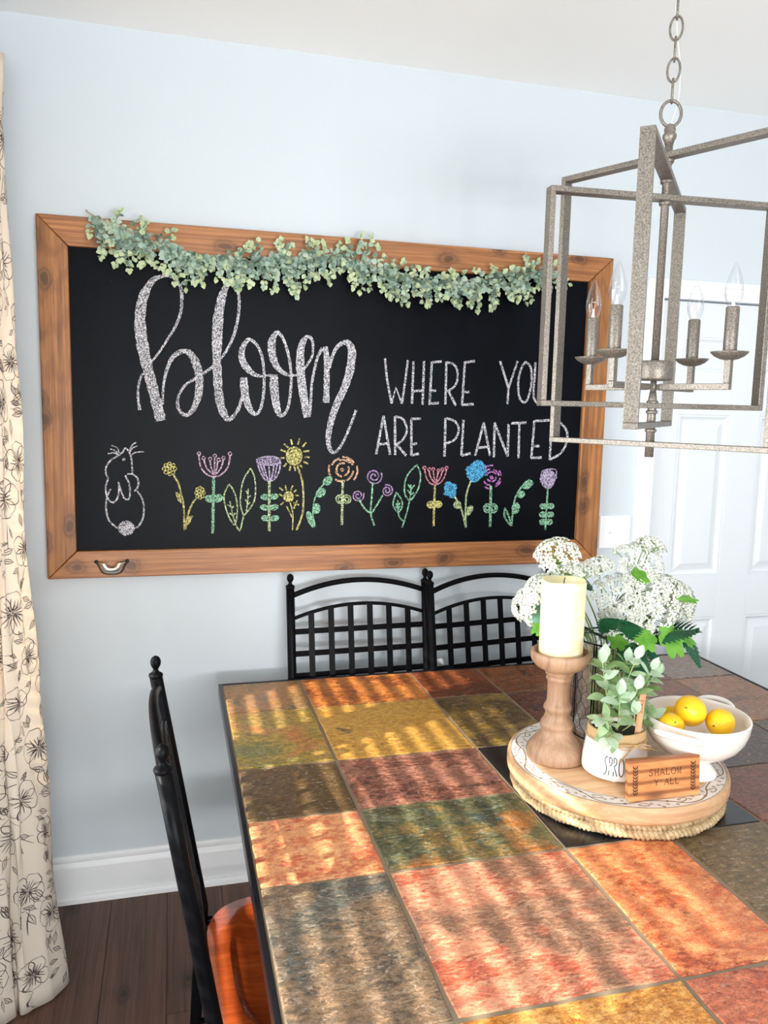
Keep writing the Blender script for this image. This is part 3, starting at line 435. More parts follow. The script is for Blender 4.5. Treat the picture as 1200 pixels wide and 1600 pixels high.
'rose1':'o1558,1437,3.2 556,1433,3.2 552,1431,3.2 549,1431,3.2 546,1434,3.2 546,1437,3.2 547,1439,3.2 549,1440,3.2 552,1439,3.2 553,1438,3.2 553,1437,3.2 552,1435,3.2 551,1435,3.2|o1534,1426,6.5 531,1434,6.4 532,1443,6.4 536,1450,6.4 542,1455,6.4 551,1457,6.4 559,1456,6.5|o1570,1447,6.5 573,1441,6.5 573,1434,6.5 572,1428,6.5 568,1422,6.5 563,1418,6.5 556,1416,6.5|o1550,1413,6.5 545,1414,6.5 541,1416,6.5 537,1418,6.5 533,1422,6.5 531,1426,6.5 529,1430,6.4|o1540,1467,6.4 546,1468,6.4 553,1469,6.4 559,1468,6.4 566,1465,6.4 571,1462,6.5 576,1457,6.5|o1511,1414,6.4 508,1420,6.4 506,1426,6.4 505,1433,6.4 505,1439,6.4 506,1446,6.4 507,1452,6.4|o1515,1451,6.4 518,1456,6.4 521,1461,6.4 525,1465,6.4 530,1468,6.4 535,1471,6.4 541,1473,6.4|o1551,1479,6.4 559,1478,6.4 566,1477,6.4 573,1473,6.4 580,1469,6.5 586,1464,6.5 590,1457,6.5|o1564,1470,6.4 568,1468,6.4 573,1466,6.5 577,1462,6.5 580,1459,6.5 584,1455,6.5 586,1451,6.5|o1601,1448,6.5 602,1440,6.5 603,1432,6.5 602,1424,6.5 599,1415,6.5 596,1408,6.5 591,1401,6.5|o1588,1432,6.5 587,1424,6.5 584,1418,6.5 580,1412,6.5 576,1407,6.5 570,1402,6.5 563,1399,6.5|o1560,1397,6.5 555,1396,6.5 549,1396,6.5 543,1397,6.5 538,1398,6.5 532,1400,6.5 527,1403,6.5|l1553,1401,7.9 552,1248,8|l1558,1336,4.7 556,1329,4.7 552,1324,4.7 546,1322,4.7 540,1323,4.7 535,1327,4.7 532,1332,4.7 531,1339,4.7 534,1345,4.7 539,1349,4.7 546,1349,4.7 552,1347,4.7 556,1342,4.7 558,1336,4.7|l1551,1336,4.7 549,1331,4.7 544,1328,4.7 540,1331,4.7 538,1336,4.7 540,1341,4.7 544,1343,4.7 549,1341,4.7 551,1336,4.7|l1582,1335,4.7 580,1329,4.7 576,1324,4.7 570,1322,4.7 564,1322,4.7 558,1326,4.7 555,1332,4.7 555,1339,4.7 558,1345,4.7 563,1349,4.7 570,1349,4.7 575,1347,4.7 580,1342,4.7 582,1335,4.7|l1575,1335,4.7 573,1330,4.7 568,1328,4.7 564,1330,4.7 562,1335,4.7 563,1341,4.7 568,1343,4.7 573,1340,4.7 575,1335,4.7',
'spirals':'m1686,1426,4.7 689,1413,4.7 685,1400,4.7 675,1391,4.7 662,1388,4.7 650,1392,4.7 642,1400,4.7 638,1411,4.7 641,1421,4.7 648,1429,4.7 658,1432,4.7 667,1430,4.7 674,1424,4.7 677,1416,4.7 676,1408,4.7 671,1402,4.7 664,1400,4.7 658,1401,4.7 652,1405,4.7 650,1410,4.7 651,1415,4.7 654,1419,4.7 658,1421,4.7 662,1420,4.7 665,1418,4.7 666,1415,4.7 665,1413,4.7|m1626,1356,4.7 626,1343,4.7 619,1333,4.7 608,1330,4.7 597,1333,4.7 591,1341,4.7 591,1352,4.7 596,1359,4.7 605,1362,4.7 613,1359,4.7 618,1352,4.7 617,1345,4.7 613,1340,4.7 607,1338,4.7 602,1341,4.7 599,1345,4.7 599,1349,4.7 602,1352,4.7 606,1353,4.7 608,1351,4.7 609,1349,4.7|m1699,1383,4.8 712,1383,4.8 723,1377,4.8 727,1366,4.8 724,1355,4.8 716,1348,4.8 705,1348,4.8 697,1353,4.8 694,1362,4.8 696,1370,4.8 703,1375,4.8 710,1375,4.8 716,1371,4.8 718,1365,4.8 716,1359,4.8 712,1357,4.8 707,1357,4.8 704,1360,4.8 703,1363,4.8 704,1365,4.8 706,1367,4.8|g1657,1393,5.8 655,1346,5.9 652,1287,5.9 666,1244,5.9|g1610,1335,5.8 631,1302,5.9 652,1287,5.9|g1694,1349,5.9 672,1313,5.9 656,1287,5.9',
'leaf_pair2':'g1813,1453,5.1 826,1422,5.2 823,1381,5.2 808,1348,5.2 790,1330,5.2 772,1352,5.2 771,1389,5.2 783,1422,5.1 813,1453,5.1|g1790,1330,5.2 779,1282,5.2 765,1235,5.2|g1742,1358,5.2 761,1330,5.2 763,1308,5.2 750,1289,5.2 733,1308,5.2 732,1330,5.2 742,1358,5.2|g1750,1289,5.2 755,1271,5.2 771,1256,5.2|g1792,1385,4.4 793,1356,4.4 790,1330,4.5|g1806,1383,4.4 793,1367,4.4|g1783,1385,4.4 792,1370,4.4|g1781,1365,4.4 791,1354,4.4|g1804,1357,4.4 792,1346,4.4|g1747,1330,4.4 749,1291,4.5|g1740,1319,4.4 748,1312,4.4|g1755,1321,4.4 749,1310,4.4|g1740,1310,4.4 748,1301,4.4|g1756,1310,4.4 750,1299,4.4',
'tulip1':'r1840,1440,4.9 848,1409,4.9 862,1389,4.9 881,1384,4.9 900,1391,4.9 915,1413,4.9 921,1440,4.9|r1856,1434,4.9 864,1409,4.9 881,1387,4.9|r1871,1435,4.9 876,1409,4.9 881,1387,4.9|r1891,1431,4.9 887,1409,4.9 882,1387,4.9|r1907,1435,4.9 899,1409,4.9 883,1387,4.9|r1845,1442,3.5 843,1438,3.5 839,1437,3.5 835,1440,3.5 835,1444,3.5 839,1447,3.5 843,1446,3.5 845,1442,3.5|r1862,1437,3.5 860,1433,3.6 856,1431,3.5 853,1434,3.5 852,1439,3.5 856,1442,3.5 860,1441,3.5 862,1437,3.5|r1877,1437,3.6 875,1433,3.6 871,1432,3.6 867,1435,3.6 867,1439,3.6 870,1442,3.6 875,1441,3.6 877,1437,3.6|r1897,1433,3.6 895,1429,3.6 891,1427,3.6 887,1431,3.6 887,1435,3.6 891,1438,3.6 895,1437,3.6 897,1433,3.6|r1911,1437,3.6 910,1433,3.6 905,1431,3.6 902,1435,3.6 901,1439,3.6 905,1442,3.6 909,1441,3.6 911,1437,3.6|r1926,1442,3.6 924,1438,3.6 920,1437,3.6 916,1440,3.6 916,1444,3.6 919,1447,3.6 924,1446,3.6 926,1442,3.6|y1880,1382,7.1 879,1238,7.2|y1880,1314,4.5 879,1309,4.5 875,1305,4.5 869,1303,4.5 862,1304,4.5 857,1307,4.5 854,1311,4.5 854,1317,4.5 856,1321,4.5 862,1324,4.5 868,1325,4.5 874,1323,4.5 879,1319,4.5 880,1314,4.5|y1858,1318,4.5 859,1310,4.5 863,1308,4.5 862,1320,4.5 867,1321,4.5 867,1307,4.5 871,1308,4.5 871,1320,4.5 875,1318,4.5 875,1310,4.5|y1907,1314,4.5 906,1310,4.5 901,1306,4.5 895,1304,4.5 889,1305,4.5 884,1308,4.5 881,1312,4.5 880,1317,4.5 883,1322,4.5 889,1325,4.5 895,1325,4.5 901,1324,4.5 906,1319,4.5 907,1314,4.5|y1885,1319,4.5 885,1311,4.5 890,1308,4.5 889,1321,4.5 893,1321,4.5 894,1308,4.5 898,1308,4.5 898,1321,4.5 902,1319,4.5 902,1310,4.5',
'bluebells':'b1953,1372,5 957,1359,5 957,1347,5 952,1340,5 944,1338,5 934,1343,5 924,1352,5 918,1364,4.9 916,1377,4.9 918,1387,4.9 925,1392,4.9 935,1391,4.9 945,1383,4.9 953,1372,5|b1919,1370,4.9 930,1349,5 937,1344,5 919,1378,4.9 921,1382,4.9 942,1343,5 946,1343,5 924,1385,4.9 928,1387,4.9 950,1345,5 953,1348,5 932,1387,4.9 937,1386,4.9 954,1352,5 955,1360,5 944,1381,4.9|b1936,1382,4.9 920,1368,4.9 917,1361,4.9 944,1383,4.9 949,1382,4.9 917,1356,4.9 918,1353,4.9 952,1380,4.9 955,1378,5 921,1350,4.9 925,1348,5 956,1374,5 957,1369,5 930,1347,5 937,1348,5 954,1362,5|b11056,1423,5.4 1047,1407,5.4 1035,1396,5.4 1022,1394,5.4 1011,1400,5.4 1005,1413,5.4 1004,1431,5.4 1011,1448,5.4 1021,1461,5.4 1035,1468,5.4 1047,1466,5.4 1056,1456,5.4 1059,1441,5.4 1056,1423,5.4|b11015,1451,5.4 1006,1425,5.4 1008,1415,5.4 1023,1458,5.4 1029,1461,5.4 1011,1409,5.4 1015,1405,5.4 1034,1462,5.4 1039,1461,5.4 1018,1402,5.4 1023,1401,5.4 1044,1460,5.4 1048,1457,5.4 1028,1400,5.4 1034,1401,5.4 1052,1453,5.4 1055,1447,5.4 1040,1404,5.4 1047,1411,5.4 1057,1437,5.4|b11048,1448,5.4 1019,1452,5.4 1010,1449,5.4 1057,1441,5.4 1061,1436,5.4 1004,1445,5.4 1001,1441,5.4 1063,1431,5.4 1063,1426,5.4 999,1436,5.4 1000,1431,5.4 1062,1421,5.4 1058,1417,5.4 1002,1426,5.4 1006,1421,5.4 1053,1413,5.4 1043,1410,5.4 1014,1414,5.4|b11033,1454,5.4 1008,1441,5.4 1003,1432,5.4 1043,1455,5.4 1050,1453,5.4 1002,1426,5.4 1002,1421,5.4 1055,1450,5.4 1059,1446,5.4 1004,1416,5.4 1008,1412,5.4 1061,1441,5.4 1061,1436,5.4 1012,1409,5.4 1019,1407,5.4 1060,1430,5.4 1055,1421,5.4 1030,1408,5.4|l1953,1343,6.8 979,1300,6.8 1000,1231,6.9|l11013,1397,6.8 998,1350,6.8 997,1286,6.8 1000,1231,6.9|l1977,1311,5 976,1306,5 972,1302,5 967,1300,5 961,1301,5 956,1304,5 953,1309,5 953,1314,5 955,1319,5 960,1323,5 966,1323,5 972,1321,5 976,1317,5 977,1311,5|l1961,1319,5 956,1311,5 958,1307,5 965,1320,5 969,1319,5 961,1304,5 965,1303,5 972,1316,5 974,1312,5 969,1304,5|l11018,1287,5 1013,1280,5 1007,1276,5 1002,1275,5 999,1278,5 998,1285,5 1000,1292,5 1004,1300,5 1010,1305,5 1016,1308,5 1020,1306,5 1022,1302,5 1022,1295,5 1018,1287,5|l11009,1301,5 1001,1288,5 1002,1283,5 1014,1303,5 1016,1303,5 1004,1280,5 1007,1280,5 1018,1301,5 1019,1296,5 1011,1282,5',
'rose2':'k11097,1409,4.1 1095,1405,4.1 1091,1404,4.1 1087,1405,4.1 1085,1409,4.1 1087,1412,4.1 1090,1412,4.1 1092,1412,4.1 1093,1410,4.1 1092,1408,4.1 1091,1408,4.1|k11071,1414,5.4 1074,1421,5.4 1079,1426,5.4 1086,1428,5.4 1094,1428,5.4 1101,1425,5.5 1107,1420,5.5|k11108,1411,5.5 1106,1404,5.5 1102,1398,5.5 1095,1395,5.5 1088,1395,5.5 1080,1397,5.5 1075,1403,5.5|k11062,1422,5.4 1065,1427,5.4 1067,1430,5.4 1071,1433,5.4 1075,1436,5.4 1079,1437,5.4 1084,1438,5.4|k11096,1436,5.4 1101,1434,5.4 1106,1432,5.5 1110,1428,5.5 1113,1424,5.5 1116,1420,5.5 1118,1415,5.5|k11117,1433,5.5 1120,1430,5.5 1122,1427,5.5 1124,1424,5.5 1125,1421,5.5 1126,1417,5.5 1127,1414,5.5|k11122,1406,5.5 1121,1401,5.5 1119,1397,5.5 1117,1393,5.5 1114,1390,5.5 1111,1387,5.5 1107,1385,5.5|k11126,1395,5.5 1124,1391,5.5 1121,1387,5.5 1118,1384,5.5 1114,1381,5.5 1109,1378,5.5 1105,1376,5.5|k11086,1381,5.5 1081,1382,5.5 1076,1383,5.5 1072,1385,5.5 1067,1388,5.5 1064,1392,5.5 1061,1396,5.4|k11086,1368,5.5 1082,1368,5.5 1079,1369,5.5 1075,1370,5.5 1072,1372,5.5 1069,1373,5.5 1066,1375,5.5|k11061,1442,5.4 1066,1446,5.4 1071,1448,5.4 1077,1450,5.4 1084,1451,5.4 1090,1451,5.4 1096,1451,5.4|g11089,1379,8.7 1092,1232,8.8|g11092,1299,5.5 1091,1292,5.5 1087,1286,5.5 1081,1284,5.5 1074,1285,5.5 1069,1289,5.5 1066,1295,5.5 1065,1303,5.5 1068,1309,5.5 1073,1313,5.5 1079,1314,5.5 1086,1311,5.5 1091,1306,5.5 1092,1299,5.5|g11085,1299,5.5 1083,1292,5.5 1078,1291,5.5 1072,1295,5.5 1072,1303,5.5 1077,1307,5.5 1083,1305,5.5 1085,1299,5.5|g11116,1299,5.5 1115,1292,5.5 1111,1286,5.5 1105,1283,5.5 1098,1284,5.5 1093,1289,5.5 1090,1295,5.5 1089,1303,5.5 1092,1309,5.5 1097,1313,5.5 1103,1314,5.5 1110,1311,5.5 1115,1305,5.5 1116,1299,5.5|g11109,1299,5.5 1107,1292,5.5 1101,1290,5.5 1096,1295,5.5 1096,1302,5.5 1101,1307,5.5 1107,1305,5.5 1109,1299,5.5',
'vine2':'g11238,1401,6.9 1205,1371,6.9 1182,1325,6.9 1174,1233,7|g11146,1300,6.9 1145,1270,6.9 1158,1249,7 1174,1235,7|g11149,1294,6.9 1163,1266,7 1174,1238,7|g11248,1392,4.6 1250,1386,4.6 1246,1380,4.6 1240,1374,4.6 1231,1369,4.6 1222,1369,4.6 1215,1371,4.6 1212,1376,4.6 1213,1382,4.6 1218,1389,4.6 1226,1394,4.6 1235,1397,4.6 1243,1396,4.6 1248,1392,4.6|g11216,1381,4.6 1222,1372,4.6 1228,1373,4.6 1219,1386,4.6 1224,1389,4.6 1233,1374,4.6 1238,1377,4.6 1228,1392,4.6 1233,1393,4.6 1242,1380,4.6 1245,1385,4.6 1240,1393,4.6|g11219,1348,4.6 1218,1343,4.6 1213,1339,4.6 1207,1336,4.6 1201,1337,4.6 1195,1341,4.6 1192,1346,4.6 1191,1351,4.6 1194,1356,4.6 1200,1359,4.6 1206,1360,4.6 1213,1358,4.6 1217,1354,4.6 1219,1348,4.6|g11195,1353,4.6 1196,1344,4.6 1200,1341,4.6 1199,1356,4.6 1203,1357,4.6 1203,1340,4.6 1207,1340,4.6 1207,1357,4.6 1210,1356,4.6 1211,1341,4.6 1215,1344,4.6 1214,1353,4.6|g11202,1295,4.6 1198,1287,4.6 1193,1281,4.6 1186,1279,4.6 1180,1282,4.6 1176,1288,4.6 1174,1296,4.6 1175,1304,4.6 1179,1312,4.6 1185,1316,4.6 1192,1316,4.6 1197,1311,4.6 1201,1304,4.6 1202,1295,4.6|g11179,1307,4.6 1177,1292,4.6 1181,1287,4.6 1183,1310,4.6 1187,1311,4.6 1184,1285,4.6 1188,1284,4.6 1191,1310,4.6 1194,1308,4.6 1192,1285,4.6 1196,1289,4.6 1198,1303,4.6',
'tulip2':'v11285,1431,4.6 1312,1438,4.6 1340,1434,4.6 1337,1403,4.7 1325,1375,4.7 1308,1369,4.7 1290,1380,4.6 1281,1408,4.6 1285,1431,4.6|v11287,1415,4.6 1289,1392,4.6 1293,1385,4.6 1291,1421,4.6 1295,1426,4.6 1297,1381,4.6 1301,1378,4.7 1299,1428,4.6 1303,1430,4.6 1306,1377,4.7 1310,1376,4.7 1307,1431,4.6 1311,1431,4.6 1314,1376,4.7 1318,1376,4.7 1315,1430,4.6 1319,1428,4.6 1322,1378,4.7 1326,1381,4.7 1323,1426,4.6 1328,1421,4.6 1329,1385,4.7 1333,1392,4.7 1332,1415,4.6|v11314,1427,4.6 1291,1420,4.6 1286,1413,4.6 1323,1426,4.6 1328,1422,4.6 1284,1407,4.6 1284,1402,4.6 1333,1419,4.6 1336,1414,4.6 1285,1397,4.6 1288,1393,4.6 1337,1409,4.7 1337,1404,4.7 1292,1389,4.6 1297,1386,4.6 1335,1399,4.7 1330,1392,4.7 1307,1384,4.7|g11310,1366,6.5 1308,1216,6.6|g11309,1303,4.7 1308,1299,4.7 1304,1296,4.7 1298,1295,4.7 1292,1295,4.7 1287,1297,4.7 1284,1301,4.7 1283,1306,4.7 1286,1310,4.7 1291,1312,4.7 1297,1312,4.7 1303,1311,4.7 1308,1308,4.7 1309,1303,4.7|g11289,1307,4.7 1290,1300,4.7 1294,1299,4.7 1293,1308,4.7 1298,1308,4.7 1299,1299,4.7 1303,1300,4.7 1303,1307,4.7|g11337,1303,4.7 1336,1299,4.7 1332,1296,4.7 1326,1294,4.7 1320,1295,4.7 1315,1297,4.7 1312,1301,4.7 1311,1306,4.7 1314,1309,4.7 1319,1312,4.7 1325,1312,4.7 1331,1311,4.7 1336,1307,4.7 1337,1303,4.7|g11317,1306,4.7 1317,1300,4.7 1322,1298,4.7 1322,1308,4.7 1326,1308,4.7 1326,1298,4.7 1331,1300,4.7 1331,1306,4.7|g11308,1273,4.7 1307,1269,4.7 1303,1265,4.7 1297,1264,4.7 1291,1265,4.7 1286,1267,4.7 1283,1271,4.7 1282,1276,4.7 1285,1279,4.7 1290,1282,4.7 1296,1282,4.7 1302,1280,4.7 1307,1277,4.7 1308,1273,4.7|g11288,1276,4.7 1288,1270,4.7 1293,1268,4.7 1293,1278,4.7 1297,1278,4.7 1297,1268,4.7 1303,1270,4.7 1302,1276,4.7|g11338,1272,4.7 1337,1268,4.7 1333,1265,4.7 1327,1264,4.7 1321,1264,4.7 1315,1267,4.7 1312,1270,4.7 1312,1275,4.7 1315,1279,4.7 1320,1281,4.7 1326,1282,4.7 1332,1280,4.7 1336,1277,4.7 1338,1272,4.7|g11317,1276,4.7 1318,1269,4.7 1323,1268,4.7 1322,1277,4.7 1327,1277,4.7 1327,1268,4.7 1332,1269,4.7 1332,1276,4.7|g11310,1246,4.7 1309,1241,4.7 1305,1238,4.7 1299,1237,4.7 1292,1237,4.7 1287,1240,4.7 1284,1244,4.7 1284,1248,4.7 1287,1252,4.7 1292,1254,4.7 1298,1255,4.7 1304,1253,4.7 1308,1250,4.7 1310,1246,4.7|g11289,1249,4.7 1290,1243,4.7 1295,1241,4.7 1294,1251,4.7 1298,1250,4.7 1299,1241,4.7 1304,1242,4.7 1304,1249,4.7|g11335,1245,4.7 1334,1241,4.7 1330,1238,4.7 1324,1236,4.7 1318,1237,4.7 1313,1239,4.7 1309,1243,4.7 1309,1248,4.7 1312,1252,4.7 1317,1254,4.7 1323,1254,4.7 1329,1253,4.7 1334,1249,4.7 1335,1245,4.7|g11315,1249,4.7 1315,1242,4.7 1320,1241,4.7 1320,1250,4.7 1324,1250,4.7 1324,1241,4.7 1329,1242,4.7 1329,1249,4.7',
}
# ---------------------------------------------------------------- framed chalkboard
FY = 2.6
cb = thing('chalkboard', 'large black chalkboard in a knotty stained pine frame on the wall', 'chalkboard', (.573, YB, 1.637))
fx0, fx1, fz0, fz1 = -.378, 1.517, 1.094, 2.186
ix0, ix1, iz0, iz1 = -.291, 1.426, 1.181, 2.099
mb_ = NT('chalkboard_paint'); co = mb_.coord((1, 1, 1))
n1 = mb_.noise(co, 2.2, 3); n2 = mb_.noise(co, 420, 2); n3 = mb_.noise(mb_.coord((1, 1, .35)), 5, 5, .6)
mb_.set(col=mb_.mix(mb_.ramp(n3, [(.45, G(0)), (.75, G(.5))]), L('07090e'), L('10141c')), rough=.40, spec=.07, normal=mb_.bump(n2, .35, .001))
M_board = mb_.m
b = MB(); b.box((ix0-.01, FY, iz0-.01), (ix1+.01, YB-.002, iz1+.01)); obj('slate_panel', b, M_board, cb)
FR0, FR1 = 2.585, YB-.001
rails = [('top', [(fx0, fz1), (fx1, fz1), (ix1, iz1), (ix0, iz1)], 0), ('bottom', [(fx0, fz0), (ix0, iz0), (ix1, iz0), (fx1, fz0)], 0),
         ('left', [(fx0, fz0), (fx0, fz1), (ix0, iz1), (ix0, iz0)], 2), ('right', [(fx1, fz0), (ix1, iz0), (ix1, iz1), (fx1, fz1)], 2)]
PINE = [wood('pine_across', 'bd7f4a', '76441f', axis=0, rough=.5, fine=120, along=.9, knots=.5, rings=22, seed=4, coat=.15), wood('pine_upright', 'b47842', '6e3f18', axis=2, rough=.5, fine=120, along=.9, knots=.55, rings=22, seed=1.4, coat=.15)]
for n, poly, ax in rails:
    b = MB(); cx = sum(p[0] for p in poly)/4; cz = sum(p[1] for p in poly)/4
    poly2 = [(x-(.0006 if (x-cx) > 0 else -.0006), z-(.0006 if (z-cz) > 0 else -.0006)) for x, z in poly]
    b.prism(poly2, FR0, FR1, lambda a, c, d: (a, d, c)); obj('frame_rail', b, PINE[0 if ax == 0 else 1], cb, .003)
# chalk drawings: strokes lie flat on the board
def chalk_mat(n, c):
    m = NT('chalk_'+n); k = m.noise(m.coord((1, 1, 1)), 260, 3, .7); k2 = m.noise(m.coord((1, 1, .4)), 520, 2, .6)
    f = m.math('MULTIPLY', m.ramp(k, [(.43, G(.1)), (.55, G(1))]), m.ramp(k2, [(.36, G(.25)), (.5, G(1))]))
    m.set(col=m.mix(f, L('1b1d22'), L(c)), rough=.95, spec=.1); return m.m
CK = dict(w='dcd9dd', y='e3d98a', p='e6bfd6', g='a4dcb6', l='cfe0ab', v='cdbcdc', o='f2c4a0', m='c9a3d4', r='ef9fb0', b='5cb6e6', k='d78ad6')
CK = {k: chalk_mat(k, v) for k, v in CK.items()}
NAMES = {'chalk_script': ('chalk_lettering', 'white chalk script word bloom'), 'chalk_block_words': ('chalk_lettering', 'white chalk capitals reading where you are planted'),
 'chalk_rabbit': ('chalk_rabbit', 'white chalk outline of a rabbit seen from behind'), 'flower1': ('chalk_flower', 'two yellow chalk blossoms on curved stems'), 'flower2': ('chalk_flower', 'pink chalk cup flower with dotted stamens'),
 'leaf_pair': ('chalk_leaf_pair', 'two pale green chalk leaves'), 'flower3': ('chalk_flower', 'lilac chalk seed pod flower with six leaves'), 'sunflowers': ('chalk_flower', 'two yellow chalk sunflowers'), 'vine1': ('chalk_vine', 'mint chalk vine left of the orange rose'),
 'rose1': ('chalk_flower', 'orange chalk rose'), 'spirals': ('chalk_flower', 'three mauve chalk spiral blooms'), 'leaf_pair2': ('chalk_leaf_pair', 'two mint chalk leaves on one stem'), 'tulip1': ('chalk_flower', 'red chalk cup flower'),
 'bluebells': ('chalk_flower', 'two blue chalk buds'), 'rose2': ('chalk_flower', 'magenta chalk rose'), 'vine2': ('chalk_vine', 'pale green chalk vine near the lilac tulip'), 'tulip2': ('chalk_flower', 'lilac chalk tulip with six leaves')}
for key, dat in CHALK.items():
    mats = []; b = MB(); lay = 0
    for st in dat.split('|'):
        c, sm_ = st[0], st[1] == '1'; pts = [tuple(float(q) for q in t.split(',')) for t in st[2:].split()]
        if CK[c] not in mats: mats.append(CK[c])
        if sm_: pts = smooth(pts, 5)
        elif len(pts) == 2: pts = [tuple(pts[0][k]+(pts[1][k]-pts[0][k])*j/4 for k in range(3)) for j in range(5)]
        rr = random.Random(len(pts)); lay += 1
        cnt = [0]
        def onb(a, q): cnt[0] += 1; return (a, FY-.0005-.00003*(lay % 12)-6e-7*(cnt[0]//2), q)
        b.ribbon([(p[0]/1000, p[1]/1000) for p in pts], [p[2]/1000*(1+.1*rr.uniform(-1, 1)) for p in pts], onb, mats.index(CK[c]))
    obj(NAMES[key][0], b, mats, cb, label=NAMES[key][1])
# cup pull on the lower rail
M_pull = plain('pull_metal', 'cfc9bd', .3, .9); M_dk = plain('pull_dark', '2e2925', .5, .6)
b = MB(); cx, cz = -.188, 1.132
prof = [(-.046, .014), (-.040, .004), (-.034, -.010), (-.026, -.021), (-.012, -.025), (.012, -.025), (.026, -.021), (.034, -.010), (.040, .004), (.046, .014)]
vs = []; N = len(prof)
for k, s in enumerate((1, .9, .72, .4)):
    d = (.0, .012, .020, .023)[k]
    for x, z in prof: vs.append((cx+x*s, FR0-d, cz+.012+(z-.012)*s))
b.add(vs, [(k*N+i, k*N+i+1, (k+1)*N+i+1, (k+1)*N+i) for k in range(3) for i in range(N-1)], 0, True)
pu = obj('cup_pull', b, M_pull, cb, label='small cup drawer pull screwed to the lower rail'); sm_ = pu.modifiers.new('t', 'SOLIDIFY'); sm_.thickness = .002
b = MB(); b.tube([(cx-.046, FR0-.002, cz+.016)]+[(cx+x, FR0-.002, cz+z) for x, z in prof]+[(cx+.046, FR0-.002, cz+.016)], .0028, 6); obj('pull_rim', b, M_dk, pu)
for s in (-1, 1):
    b = MB(); b.lathe([(.0062, 0), (.0062, .002), (.003, .0035)], 10); b.v = [(cx+s*.046+p[0], FR0-p[2], cz+.015+p[1]) for p in b.v]; obj('screw', b, M_dk, pu)
# ---------------------------------------------------------------- eucalyptus garland
GT = [(-0.228, 2.115), (-0.182, 2.188), (-0.151, 2.204), (-0.091, 2.177), (-0.037, 2.15), (-0.005, 2.117), (0.066, 2.107), (0.162, 2.106), (0.186, 2.123), (0.26, 2.134), (0.34, 2.147), (0.421, 2.157), (0.462, 2.166), (0.503, 2.145), (0.578, 2.184), (0.618, 2.173), (0.673, 2.129), (0.76, 2.098), (0.849, 2.088), (0.939, 2.093), (1.03, 2.105), (1.122, 2.138), (1.196, 2.167), (1.24, 2.161), (1.285, 2.121)]
GB = [(-0.229, 2.097), (-0.184, 2.071), (-0.103, 2.043), (-0.047, 2.058), (-0.007, 2.026), (0.065, 1.992), (0.113, 2.038), (0.181, 2.003), (0.25, 2.013), (0.351, 1.989), (0.412, 2.023), (0.463, 2.055), (0.505, 2.03), (0.556, 2.085), (0.615, 2.014), (0.697, 1.99), (0.763, 1.984), (0.852, 2.001), (0.943, 1.979), (0.989, 1.985), (1.104, 2.013), (1.198, 2.035), (1.287, 2.089)]
GS = [(-0.216, 2.184), (-0.155, 2.165), (-0.092, 2.14), (-0.005, 2.113), (0.066, 2.099), (0.152, 2.094), (0.221, 2.087), (0.3, 2.096), (0.401, 2.11), (0.504, 2.121), (0.588, 2.111), (0.674, 2.089), (0.783, 2.067), (0.895, 2.066), (1.031, 2.082), (1.17, 2.112), (1.281, 2.115)]
ga = thing('eucalyptus_garland', 'green eucalyptus garland draped along the top of the chalkboard frame', 'garland', (.53, 2.57, 2.1))
def leaf_mat(n, cs, tr=.2, rough=.6, sc=8):
    m = NT(n); oi = m.node('ObjectInfo'); f = m.math('ADD', m.math('MULTIPLY', m.noise(m.coord(), sc*3, 3), .55), m.math('MULTIPLY', m.noise(m.coord(loc=(5, 3, 1)), sc*.8, 2), .45))
    c = m.ramp(f, [(.34+.32*i/(len(cs)-1), L(x)) for i, x in enumerate(cs)])
    m.set(col=c, rough=rough); t = m.node('BsdfTranslucent', {'Color': c}); mx = m.node('MixShader', {0: tr, 1: m.b.outputs[0], 2: t.outputs[0]}); m.t.links.new(mx.outputs[0], m.out.inputs[0]); return m.m
M_euc = [leaf_mat('eucalyptus_leaf', ['8ca598', 'adc3b2', 'cbd7c3']), leaf_mat('eucalyptus_leaf_pale', ['a5b695', 'c5d2a8', 'd6deb8']), leaf_mat('eucalyptus_leaf_deep', ['587064', '74897a', '8ba292'])]
M_vine = plain('vine_bark', 'a99a85', .8)
vine = smooth([(x, 2.572+.006*sin(9*x), z) for x, z in GS], 6)
b = MB(); b.tube(vine, .0028, 6); b.tube([(p[0]+.004*sin(40*p[0]), p[1]-.004, p[2]+.004*cos(40*p[0])) for p in vine], .0016, 5)
b.tube([(-.205, 2.57, 2.182), (-.232, 2.572, 2.197), (-.236, 2.572, 2.203)], .0024, 6); obj('vine', b, M_vine, ga)
rg = random.Random(5); leaves = []; stems = MB(); x = -.215
